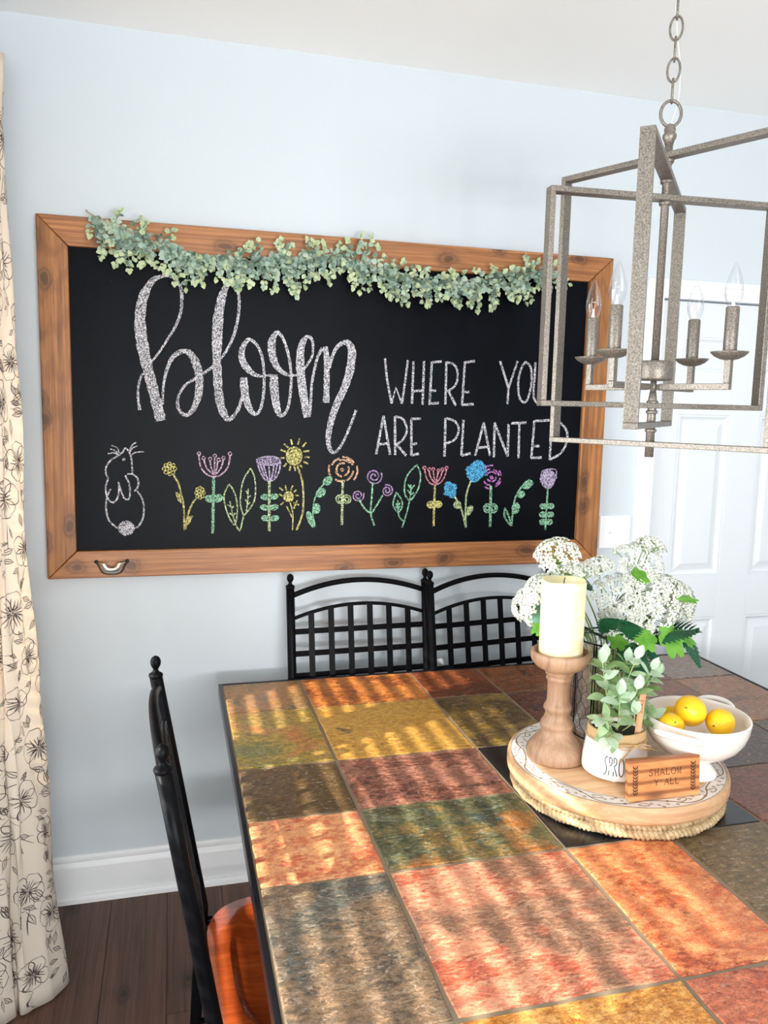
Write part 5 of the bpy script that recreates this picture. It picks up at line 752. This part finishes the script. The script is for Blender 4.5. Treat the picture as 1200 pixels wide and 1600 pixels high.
for ox, strokes in ((-.016, [[(.0075, .96), (.005, 1.0), (.002, .9), (.002, .74), (.0045, .55), (.006, .35), (.005, .12), (.002, .0), (0, .08)]]),
 (-.005, [[(0, 0), (.0004, 1)], [(.0004, 1), (.005, .93), (.006, .75), (.004, .58), (.0004, .52)]]), (.0045, [[(0, 0), (.0004, 1)], [(.0004, 1), (.005, .93), (.006, .76), (.004, .6), (.0006, .54)], [(.001, .54), (.0075, 0)]]),
 (.0155, [[(.005, 1), (.001, .85), (0, .5), (.001, .15), (.005, 0), (.009, .15), (.010, .5), (.009, .85), (.005, 1)]]), (.029, [[(0, 1), (.0002, .2), (.003, 0), (.006, .2), (.0065, 1)]]), (.039, [[(-.001, 1), (.009, 1)], [(.004, 1), (.0038, 0)]])):
    for st_ in strokes: pw([(ox+x, gz(t)) for x, t in st_])
obj('lettering', b, ink, po, label='thin black hand lettering that reads sprout')
M_burl = plain('burlap', 'c8a678', .95, bump=.7, bs=500, var=.2); M_twine = plain('jute_twine', 'bd9a6b', .9, bump=.5, bs=700)
b = MB(); N = 96; vs = []
for k, (dr_, z) in enumerate(((.0012, .9285), (.0016, .938), (.0022, .949), (.0014, .952), (-.003, .9515), (-.0045, .946))):
    for i in range(N): a = 2*pi*i/N; r = potr(min(z, .95))+dr_+.0006*sin(a*9+k); vs.append((pc[0]+r*cos(a), pc[1]+r*sin(a), z+.0012*sin(a*4+1)))
b.add(vs, [(k*N+i, k*N+(i+1) % N, (k+1)*N+(i+1) % N, (k+1)*N+i) for k in range(5) for i in range(N)], 0, True); obj('burlap_band', b, M_burl, po)
tw = lambda a, z, d=.0025: tuple(onpot(.07*(radians(a-8)-LA), z)+V((cos(radians(a-8)), sin(radians(a-8)), 0))*d)
b = MB()
for dz in (0, .0028): b.tube([tw(6*i, .9290+dz+.0006*sin(i), .0022) for i in range(60)], .0014, 6, True)
for pts in ([(-78, .930, .004), (-92, .936, .012), (-106, .934, .012), (-110, .929, .009), (-100, .925, .010), (-86, .927, .006), (-78, .930, .004)], [(-78, .930, .004), (-66, .934, .012), (-54, .929, .016), (-46, .921, .014), (-52, .917, .012), (-66, .923, .009), (-78, .930, .004)],
            [(-78, .930, .004), (-90, .921, .006), (-98, .910, .005), (-103, .902, .004), (-106, .897, .004)], [(-78, .930, .004), (-62, .926, .011), (-48, .920, .018), (-38, .912, .024)]): b.tube(smooth([tw(*p) for p in pts], 5), .0014, 6)
b.ball(tw(-78, .930, .005), .0038); b.ball(tw(-106, .897, .004), .0028, n=8); obj('twine_bow', b, M_twine, po)
b = MB(); b.lathe([(.056, .938), (.04, .942), (.001, .944)], 32, pc); obj('soil', b, plain('dark_moss', '2e2a1e', .95, bump=.6, bs=200), po)
M_sage = [leaf_mat('sage_leaf', ['7fa06c', 'a3bf90', 'c2d5ae'], .25, .55, 10), leaf_mat('sage_leaf_pale', ['a9c6a2', 'c3d8bd', 'd5e4cf'], .25, .55, 10), leaf_mat('sage_leaf_deep', ['5a7a48', '7c9a5e', '98b27c'], .25, .55, 10)]
M_stem = plain('sage_stem', 'a9bb7c', .6); rp = random.Random(4)
SP = [((.938, 1.50, .945), (.915, 1.485, 1.02), (.893, 1.475, 1.105)), ((.955, 1.50, .945), (.95, 1.48, 1.03), (.972, 1.47, 1.112)), ((.945, 1.49, .945), (.955, 1.455, 1.0), (.962, 1.445, 1.052)), ((.93, 1.48, .945), (.895, 1.44, .985), (.868, 1.425, 1.000)), ((.93, 1.48, .944), (.905, 1.43, .965), (.880, 1.415, .962)),
      ((.975, 1.505, .945), (1.0, 1.50, 1.01), (1.030, 1.495, 1.075)), ((.98, 1.505, .945), (1.005, 1.515, .99), (1.052, 1.515, 1.055)), ((.985, 1.50, .945), (1.005, 1.485, .965), (1.022, 1.47, .975)), ((.95, 1.515, .945), (.94, 1.53, 1.04), (.935, 1.535, 1.095)), ((.965, 1.515, .945), (.985, 1.54, 1.03), (1.0, 1.55, 1.08)), ((.945, 1.485, .945), (.925, 1.45, 1.0), (.918, 1.44, 1.045)), ((.955, 1.48, .945), (.96, 1.45, .975), (.955, 1.437, 1.0))]
SPd = []
for sp in SP:
    pts = smooth([sp[0], sp[1], sp[2]], 8); b = MB(); b.tube(pts, [.0014-.0007*i/len(pts) for i in range(len(pts))], 5); obj('stem', b, M_stem, po)
    ln = (V(sp[2])-V(sp[0])).length; nl = max(2, int(ln/.036)); pz = rp.random()*3
    for k in range(nl+1):
        t = .38+.62*(k+.4)/(nl+1); p = V(pts[min(len(pts)-1, int(t*(len(pts)-1)))]); ax = (V(pts[-1])-V(pts[-5])).normalized(); o1 = ax.orthogonal().normalized(); o2 = ax.cross(o1)
        for s in (0, 1):
            a = pz+k*1.57+pi*s; d = (o1*cos(a)+o2*sin(a))*1.0+ax*.55
            SPd.append((p, d, rp.uniform(.034, .048), rp.uniform(.56, .68), rp.choice((0, 0, 1, 2))))
    SPd.append((V(pts[-1]), ax, .032, .6, 1)); SPd.append((V(pts[-1]), (ax+o1*.6), .036, .62, 1))
for p, d, ln, wr, mi in SPd:
    tip_ = p+d.normalized()*ln*.6
    if abs(tip_.x-.978) < .020 and tip_.y < 1.475 and .955 < tip_.z < 1.05: continue
    b = MB(); b.leaf((0, 0, 0), d, (0, -.35, 1), ln, ln*wr, 0, rp.uniform(.05, .3), rp.uniform(0, .35), 5, .85); o = obj('leaf', b.mesh('leaf', M_sage[mi]), None, po); o.location = p-V(po.location)
mk = thing('plant_marker', 'small wooden plant marker stick with dark lettering stuck in the white pot', 'plant marker', (.972, 1.470, .94))
M_olive = None
b = MB(); tp, bt = V((.9800, 1.448, 1.046)), V((.974, 1.452, .936)); b.bar(bt, tp, .0155, .0024, up=(0, -1, 0)); obj('stick', b, wood('marker_wood', 'd2a67e', 'b98659', axis=2, fine=60, seed=8), mk, .001)
b = MB(); ax_ = (tp-bt).normalized(); sx = V((1, 0, -.05)).normalized(); nn_ = sx.cross(ax_).normalized()
if nn_.y > 0: nn_ = -nn_
def onst(u, v): return bt+ax_*v+sx*u+nn_*.0016
for gl, v0 in (('S', .092), ('A', .083), ('G', .074), ('E', .065)):
    G2 = {'S': [[(.9, .9), (.5, 1), (.1, .8), (.5, .5), (.9, .2), (.5, 0), (.1, .1)]], 'A': [[(0, 0), (.5, 1)], [(.5, 1), (1, 0)], [(.2, .4), (.8, .4)]], 'G': [[(.9, .9), (.4, 1), (0, .5), (.4, 0), (.9, .2), (.9, .5), (.5, .5)]], 'E': [[(.9, 1), (.1, 1)], [(.1, 1), (.1, 0)], [(.1, 0), (.9, 0)], [(.1, .5), (.7, .5)]]}[gl]
    for s in G2: s = smooth([(.0035*(1-2*y), v0-.0065*x) for x, y in s], 4); b.ribbon(s, [.0009]*len(s), onst)
obj('lettering', b, plain('burnt_mark', '4a2f1d', .8), mk)
# ---------------------------------------------------------------- olive wood sign
s0, s1 = V((.9092, 1.3700, RZ)), V((1.078, 1.3664, RZ)); sd_ = (s1-s0).normalized(); SH = .0865; sn = V((sd_.y, -sd_.x, 0)); su = (V((0, 0, 1))-sn*.10).normalized()
sg = thing('wooden_sign', 'small olive wood block sign with burnt lettering leaning at the front of the riser', 'sign', tuple((s0+s1)/2))
m = NT('olive_wood'); cc = m.coord((7, 1, 26), rot=(0, .05, 0)); n = m.noise(cc, 1.0, 4, .55, 1.6)
wv = m.node('TexWave', {'Vector': m.coord((6, 1, 26), rot=(0, .05, 0)), 'Scale': .5, 'Distortion': 7, 'Detail': 3, 'Detail Scale': .45}, wave_type='BANDS', bands_direction='Z').outputs['Fac']
c = m.mix(m.ramp(wv, [(.55, G(0)), (.95, G(.8))]), m.ramp(n, [(.3, L('b9743f')), (.7, L('d99a62'))]), L('7a4322')); kn = m.node('TexGradient', {0: m.coord((26, 1, 70), loc=(.55, 0, -.6))}, gradient_type='SPHERICAL').outputs['Fac']
c = m.mix(m.ramp(kn, [(.1, G(0)), (.8, G(.75))]), c, L('5a2f18')); m.set(col=c, rough=.4, coat=.2); M_ol = m.m
on_s = lambda u, v, d=0.0: s0+sd_*u+su*v+sn*d
SW = (s1-s0).length; b = MB(); b.prism([(0, 0), (SW, 0), (SW, SH), (0, SH)], -.014, 0, on_s); obj('block', b, M_ol, sg, .0012)
b = MB(); M_burn = plain('burnt_wood', '3f2415', .85)
def st2(pts, w_=.0012, sm_=True):
    pts = smooth(pts, 5) if sm_ and len(pts) > 2 else pts; b.ribbon(pts, [w_]*len(pts), lambda p, q: on_s(p, q, .0004))
GL = {'S': [[(.85, .85, 1), (.5, 1), (.15, .8), (.5, .52), (.88, .25), (.5, 0), (.12, .15)], [(.85, .98), (.85, .76)], [(.12, .25), (.12, .02)]], 'H': [[(.15, 0), (.15, 1)], [(.85, 0), (.85, 1)], [(.15, .5), (.85, .5)]], 'A': [[(.0, 0), (.48, 1)], [(.48, 1), (.98, 0)], [(.2, .36), (.78, .36)]], 'L': [[(.2, 0), (.2, 1)], [(.2, 0), (.85, 0)], [(.85, 0), (.88, .24)]],
 'O': [[(.5, 1), (.12, .82), (.02, .5), (.12, .18), (.5, 0), (.88, .18), (.98, .5), (.88, .82), (.5, 1)]], 'M': [[(.08, 0), (.12, 1)], [(.12, 1), (.5, .1)], [(.5, .1), (.88, 1)], [(.88, 1), (.92, 0)]], 'Y': [[(.05, 1), (.5, .48)], [(.95, 1), (.5, .48)], [(.5, .48), (.5, 0)]], "'": [[(.4, 1), (.3, .72)]]}
SER = {'H': (.15, .85), 'A': (.0, .98), 'L': (.2,), 'M': (.08, .92), 'Y': (.5,)}; SERT = {'H': (.15, .85), 'L': (.2,), 'Y': (.05, .95), 'M': (.1, .9)}
for word, u0, v0, cw, hgt in (('SHALOM', .047, .0515, .0132, .0135), ("Y'ALL", .060, .0305, .0122, .0125)):
    for k, chh in enumerate(word):
        ox = u0+k*cw; gw = cw*.80
        for s in GL[chh]:
            thin = chh in 'AMHY' and s[0][0] < s[-1][0] and s[0][1] < s[-1][1]
            st2([(ox+p[0]*gw, v0+p[1]*hgt) for p in s], .0008 if thin else .00135)
        for tab, y in ((SER, 0), (SERT, 1)):
            for x in tab.get(chh, ()): st2([(ox+x*gw-.0016, v0+y*hgt), (ox+x*gw+.0016, v0+y*hgt)], .0007)
obj('lettering', b, M_burn, sg)
for uu in (.0155, SW-.0165):
    b = MB(); st2([(uu-.001, .012), (uu+.001, .04), (uu-.0005, .074)], .0013)
    for k in range(9):
        v = .014+k*.0068
        for s in (-1, 1):
            q = [(uu, v), (uu+s*.0034, v+.0022), (uu+s*.0062, v+.0075)]; b.ribbon(smooth(q, 3), [.0006, .0016, .0024, .0028, .0024, .0014, .0004], lambda p, q_: on_s(p, q_, .00045))
    obj('laurel_sprig', b, M_burn, sg)
# ---------------------------------------------------------------- footed bowl and lemons
bc = (1.131, 1.4635, 0)
bo = thing('footed_bowl', 'off white footed ceramic bowl with two loop handles holding lemons', 'bowl', (bc[0], bc[1], RZ))
M_bowl = plain('cream_glaze', 'eee6dd', .16, coat=.5)
b = MB(); b.lathe([(.030, RZ), (.0505, RZ+.0005), (.0515, .842), (.0505, .847), (.046, .853), (.038, .862), (.0335, .869), (.034, .874), (.042, .879), (.058, .886), (.078, .898), (.095, .914), (.106, .932), (.1125, .952), (.1150, .971), (.1152, .974), (.1140, .9762), (.1115, .9762), (.1095, .974), (.1085, .968), (.106, .952), (.099, .933), (.088, .917), (.072, .904), (.05, .894), (.02, .889), (.001, .8885)], 72, bc); obj('bowl_body', b, M_bowl, bo)
fd = V((-bc[0], -bc[1], 0)).normalized(); ang = atan2(fd.y, fd.x)
for s, off in ((1, -17), (-1, -17)):
    a = ang+radians(off)+(0 if s > 0 else pi); d = V((cos(a), sin(a), 0)); t = V((-sin(a), cos(a), 0)); c = V((bc[0], bc[1], 0)); up = V((0, 0, 1)); b = MB()
    prof = [(-.046, .098, .950), (-.047, .112, .9555), (-.040, .131, .963), (-.024, .145, .9685), (0, .150, .9705), (.024, .145, .9685), (.040, .131, .963), (.047, .112, .9555), (.046, .098, .950)]
    b.tube(smooth([tuple(c+t*x+d*r+up*z) for x, r, z in prof], 6), .0078, 12, flat=.78); obj('handle', b, M_bowl, bo)
m = NT('lemon_peel'); n = m.noise(m.coord(), 330, 3, .6); n2 = m.noise(m.coord(), 12, 2)
m.set(col=m.ramp(n2, [(.3, L('f4b40c')), (.7, L('fbcb24'))]), rough=.36, normal=m.bump(n, .28, .0012), sss=.08); M_lem = m.m
M_tip = plain('lemon_stem', '8f7a35', .8)
def lemon(c, ax, r, lab, nm='lemon'):
    ax = V(ax).normalized(); q = V((0, 0, 1)).rotation_difference(ax); b = MB()
    prof = [(.002, -1.22), (.10, -1.19), (.20, -1.12), (.42, -1.0), (.70, -.76), (.90, -.42), (.985, 0), (.92, .40), (.74, .72), (.48, .95), (.26, 1.06), (.14, 1.12), (.10, 1.13), (.002, 1.10)]
    b.lathe([(a*r, z*r) for a, z in prof], 28); b.v = [tuple(V(c)+q @ V(p)) for p in b.v]
    t = thing(nm, lab, 'lemon', c, 'lemons in the footed bowl'); obj('peel', b, M_lem, t)
    b = MB(); b.ball(V(c)+ax*(r*1.115), r*.10, r*.10, r*.07, 8, 6); obj('stem_end', b, M_tip, t)
lemon((1.113, 1.462, .9850), (-.66, -.50, .42), .0350, 'large upright lemon on top in the middle of the bowl')
lemon((1.054, 1.447, .9600), (-.25, -.75, .6), .0300, 'lemon low at the left side of the bowl beside the plant')
lemon((1.172, 1.4350, .9640), (-.85, -.48, .05), .0315, 'lemon lying on its side at the right of the bowl')
lemon((1.106, 1.512, .9490), (.2, .9, .3), .0275, 'lemon mostly hidden behind the other three in the bowl')
# ---------------------------------------------------------------- wire and glass jar with flowers
jc = (1.056, 1.712, 0)
ja = thing('wire_jar', 'clear glass jar in black chicken wire behind the candle and potted plant', 'jar', (jc[0], jc[1], RZ))
M_wire = plain('black_wire', '1a1a1b', .4, .6)
b = MB(); b.lathe([(.060, .8405), (.076, .8415), (.079, .85), (.079, 1.072), (.081, 1.078), (.0815, 1.082), (.079, 1.083), (.0765, 1.078), (.0765, .852), (.05, .847), (.001, .846)], 48, jc); obj('glass', b, M_bulb, ja)
JR, Z0, Z1 = .0875, .8415, 1.085
for z, r in ((Z0, .0022), (Z1, .0022)):
    b = MB(); b.tube([(jc[0]+JR*cos(2*pi*i/48), jc[1]+JR*sin(2*pi*i/48), z) for i in range(48)], r, 6, True); obj('wire_hoop', b, M_wire, ja)
for k in range(4):
    for d in (-.035, .035):
        a = radians(35+90*k)+d; b = MB(); b.tube([(jc[0]+JR*cos(a), jc[1]+JR*sin(a), Z0), (jc[0]+JR*cos(a), jc[1]+JR*sin(a), Z1+.03*(k == 0))], .0018, 6); obj('wire_post', b, M_wire, ja)
b = MB(); NH, NV = 16, 8; hh = (Z1-Z0)/NV
P = lambda u, v: (jc[0]+(JR-.002)*cos(2*pi*u/NH), jc[1]+(JR-.002)*sin(2*pi*u/NH), Z0+v*hh)
for j in range(NV):
    for i in range(NH):
        o_ = .5*(j % 2); b.tube([P(i+o_, j), P(i+o_, j+.45)], .0008, 4)
        b.tube([P(i+o_, j+.45), P(i+o_+.5, j+1)], .0006, 4); b.tube([P(i+o_, j+.45), P(i+o_-.5, j+1)], .0006, 4)
obj('chicken_wire', b, M_wire, ja, kind='stuff')
M_flor = leaf_mat('floret', ['d6d9c8', 'efefe6', 'f9f9f5'], .22, .6, 40); M_gst = plain('flower_stem', '7f9a4a', .6); M_gpale = plain('floret_bud', '86a84e', .6)
M_lf = [leaf_mat('bright_leaf', ['4f8f2a', '6fb03c', '8ecb52'], .3, .5, 10), leaf_mat('dark_leaf', ['16402a', '1f5636', '2d6a44'], .15, .45, 10), leaf_mat('blue_leaf', ['5d8f7c', '79aa94', '93bda8'], .25, .5, 10)]
fr = random.Random(9)
FL = [((.868, 1.665, 1.328), .052, 'topmost white flower on the far left of the bouquet, against the board frame', (-.25, -.3, 1)), ((.795, 1.69, 1.190), .036, 'outermost white flower left of the candle', (-1, -.2, .35)), ((.822, 1.68, 1.236), .036, 'white flower left of the candle, second from the left edge', (-.8, 0, .7)), ((.852, 1.70, 1.172), .044, 'white flower low behind the left side of the candle', (-.5, -.6, .5)),
      ((.905, 1.70, 1.270), .046, 'white flower just above the candle, seen from its side', (-.35, .1, 1)), ((.960, 1.71, 1.268), .040, 'small white flower above the right edge of the candle', (.05, .15, 1)), ((1.022, 1.73, 1.277), .036, 'half open white flower left of the bright leaf near the light switch', (-.1, -.1, 1)),
      ((1.048, 1.665, 1.205), .062, 'wide white flower right of the candle', (-.2, -.8, .6)), ((1.048, 1.640, 1.142), .054, 'lowest white flower right of the candle', (-.1, -.9, .35)), ((1.122, 1.70, 1.298), .062, 'large white flower near the top right of the bouquet', (0, -.5, .9)), ((1.172, 1.745, 1.322), .038, 'topmost small white flower on the right of the bouquet', (.2, .1, 1)),
      ((1.115, 1.655, 1.232), .060, 'white flower in the middle of the bouquet front', (.05, -.8, .6)), ((1.150, 1.640, 1.160), .062, 'big low white flower over the bright green leaf', (.2, -.85, .35)), ((1.252, 1.685, 1.185), .054, 'outermost white flower on the right of the bouquet', (.8, -.4, .4)), ((1.190, 1.66, 1.222), .044, 'white flower between the middle and the right end of the bouquet', (.4, -.6, .7)), ((1.205, 1.665, 1.158), .038, 'small white flower under the right end of the bouquet', (.5, -.7, .3))]
def floret(b, c, n_, s):
    q = V((0, 0, 1)).rotation_difference(n_)
    for k in range(4):
        a = k*1.571+fr.random(); d = q @ V((cos(a), sin(a), .55)); b.leaf(c, d, n_, s*1.25, s*.85, 0, .25, -.1, 2)
    b.ball(c+n_*s*.25, s*.36, n=5, m=3)
for c, R, lab, ax in FL:
    c = V(c); ax = V(ax).normalized(); q = V((0, 0, 1)).rotation_difference(ax)
    t = thing('white_flower', lab, 'flower', tuple(c), 'white umbel flowers in the wire jar')
    base = c-ax*R*.95; foot = V((jc[0]+(c.x-jc[0])*.18, jc[1]+(c.y-jc[1])*.18, .87)); neck = V((jc[0]+(c.x-jc[0])*.30, jc[1]+(c.y-jc[1])*.30, 1.085))
    st_ = MB(); st_.tube(smooth([tuple(foot), tuple(neck), tuple(base)], 8), .0019, 6); obj('stalk', st_, M_gst, t)
    rays = MB(); fl_ = MB(); nr = 12+int(R*290)
    for k in range(nr):
        th = sqrt((k+.5)/nr)*1.12; ph = k*2.39996+fr.random()*.3
        d = q @ V((sin(th)*cos(ph), sin(th)*sin(ph), cos(th))); e = base+d*(R*1.12*fr.uniform(.92, 1.05)); rays.tube([base, base+(e-base)*.55+V((0, 0, .002)), e], .0007, 4)
        o1 = d.orthogonal().normalized(); o2 = d.cross(o1); m_ = 9
        for j in range(m_):
            rr = .0112*sqrt((j+.4)/m_); aa = j*2.4; pp = e+o1*(rr*cos(aa))+o2*(rr*sin(aa))+d*(.004-22*rr*rr)
            floret(fl_, pp, (d+o1*(rr*30*cos(aa))+o2*(rr*30*sin(aa))).normalized(), fr.uniform(.0043, .0055))
            if j % 3 == 0: rays.tube([e-d*.006, pp], .0004, 3)
    obj('rays', rays, M_gpale, t, kind='stuff'); obj('florets', fl_, M_flor, t, kind='stuff')
# loose leaf stems among the flowers
def lobed(b, base, d, up, ln, wd, lobes=5, curl=.25):
    base, d = V(base), V(d).normalized(); side = d.cross(V(up)).normalized(); u = side.cross(d); pts = []
    n = 4*lobes
    for i in range(n+1):
        t = i/n; a = -2.5+5.0*t; r = (.72+.28*abs(cos(lobes*pi*t+pi/2 if lobes % 2 == 0 else lobes*pi*t)))*(.62+.38*cos(a*.5)); x, y = sin(a)*r*wd*.5, (.34+.66*cos(a)*r)*ln
        pts.append((x, max(0, y)))
    vs = [base+d*(ln*.38)-u*(curl*ln*.1)]+[base+side*x+d*y-u*(curl*(y*y/ln+x*x/ln))+u*(.002*((i % 4) == 0)) for i, (x, y) in enumerate(pts)]
    b.add(vs, [(0, i+1, i+2) for i in range(n)]+[(0, n+1, 1)], 0, True)
def fern(b, base, d, up, ln, wd):
    base, d = V(base), V(d).normalized(); side = d.cross(V(up)).normalized(); u = side.cross(d); n = 11
    for k in range(n):
        t = (k+.5)/n; p = base+d*(ln*t)-u*(.35*ln*t*t); h = wd*.5*sin(pi*(.18+.8*t))**.8
        for s in (-1, 1): b.leaf(p, side*s+d*.55, u, h*1.25, ln/n*1.7, 0, .1, .2, 3, .8)
    b.leaf(base+d*ln*.9-u*(.3*ln), d-u*.6, u, ln*.18, ln*.09, 0); b.tube([base+d*(ln*t/6)-u*(.35*ln*(t/6)**2) for t in range(7)], .0012, 4)
LV = [('lobed', (1.030, 1.64, 1.115), (-.45, -.8, -.2), .060, .058, 0, 'bright green leaf low beside the candle, right of it'), ('lobed', (1.195, 1.64, 1.115), (.5, -.75, -.4), .055, .055, 0, 'bright green leaf just above the drooping dark leaf'), ('lobed', (1.092, 1.655, 1.235), (-.25, -.45, .8), .062, .058, 0, 'bright green lobed leaf high between the white flowers'), ('lobed', (1.092, 1.635, 1.125), (-.15, -.8, -.45), .066, .070, 0, 'bright green leaf hanging left of centre under the flowers'), ('lobed', (1.150, 1.625, 1.135), (.15, -.7, -.75), .085, .085, 0, 'largest bright green leaf hanging over the jar rim'),
      ('fern', (1.190, 1.650, 1.125), (.62, -.35, -.55), .115, .075, 1, 'dark green serrated leaf drooping right over the table'), ('lobed', (.850, 1.675, 1.185), (-.75, -.5, -.35), .060, .050, 2, 'blue green leaf left of the candle'), ('lobed', (.848, 1.665, 1.165), (-.8, -.5, -.7), .060, .042, 0, 'bright green leaf left of the candle, lower of two'),
      ('fern', (1.055, 1.63, 1.10), (-.2, -.75, -.55), .085, .075, 1, 'dark green leaf over the front of the jar, left one'), ('fern', (1.080, 1.625, 1.095), (.15, -.75, -.65), .090, .08, 1, 'dark green leaf over the front of the jar, right one'), ('fern', (1.0, 1.67, 1.10), (-.5, -.5, .5), .11, .09, 1, 'dark green leaf behind the right edge of the candle'),
      ('fern', (1.03, 1.66, 1.09), (-.1, -.4, .6), .12, .10, 1, 'dark green leaf deep under the white flowers'), ('fern', (1.02, 1.75, 1.2), (-.6, .2, .7), .10, .05, 1, 'dark narrow leaf rising above the candle top'), ('fern', (1.12, 1.66, 1.09), (.4, -.5, .5), .12, .10, 1, 'dark green leaf deep under the right flowers'), ('lobed', (1.185, 1.635, 1.20), (.5, -.6, .1), .05, .045, 0, 'small bright green leaf between the right flowers'), ('lobed', (.875, 1.66, 1.172), (-.3, -.8, -.3), .045, .04, 0, 'small bright leaf touching the candle from behind')]
for kd, p, d, ln, wd, mi, lab in LV:
    t = thing('leaf_spray', lab, 'leaf', p); b = MB()
    (lobed if kd == 'lobed' else fern)(b, p, d, (0, -.35, 1) if abs(d[2]) < .85 else (0, -1, .2), ln, wd); obj('blade', b, M_lf[mi], t)
    b = MB(); foot = V((jc[0]+(p[0]-jc[0])*.2, jc[1]+(p[1]-jc[1])*.2, .88)); mid = V((jc[0]+(p[0]-jc[0])*.35, jc[1]+(p[1]-jc[1])*.35, 1.085)); b.tube(smooth([tuple(foot), tuple(mid), p], 6), .0014, 5); obj('stalk', b, M_gst, t)
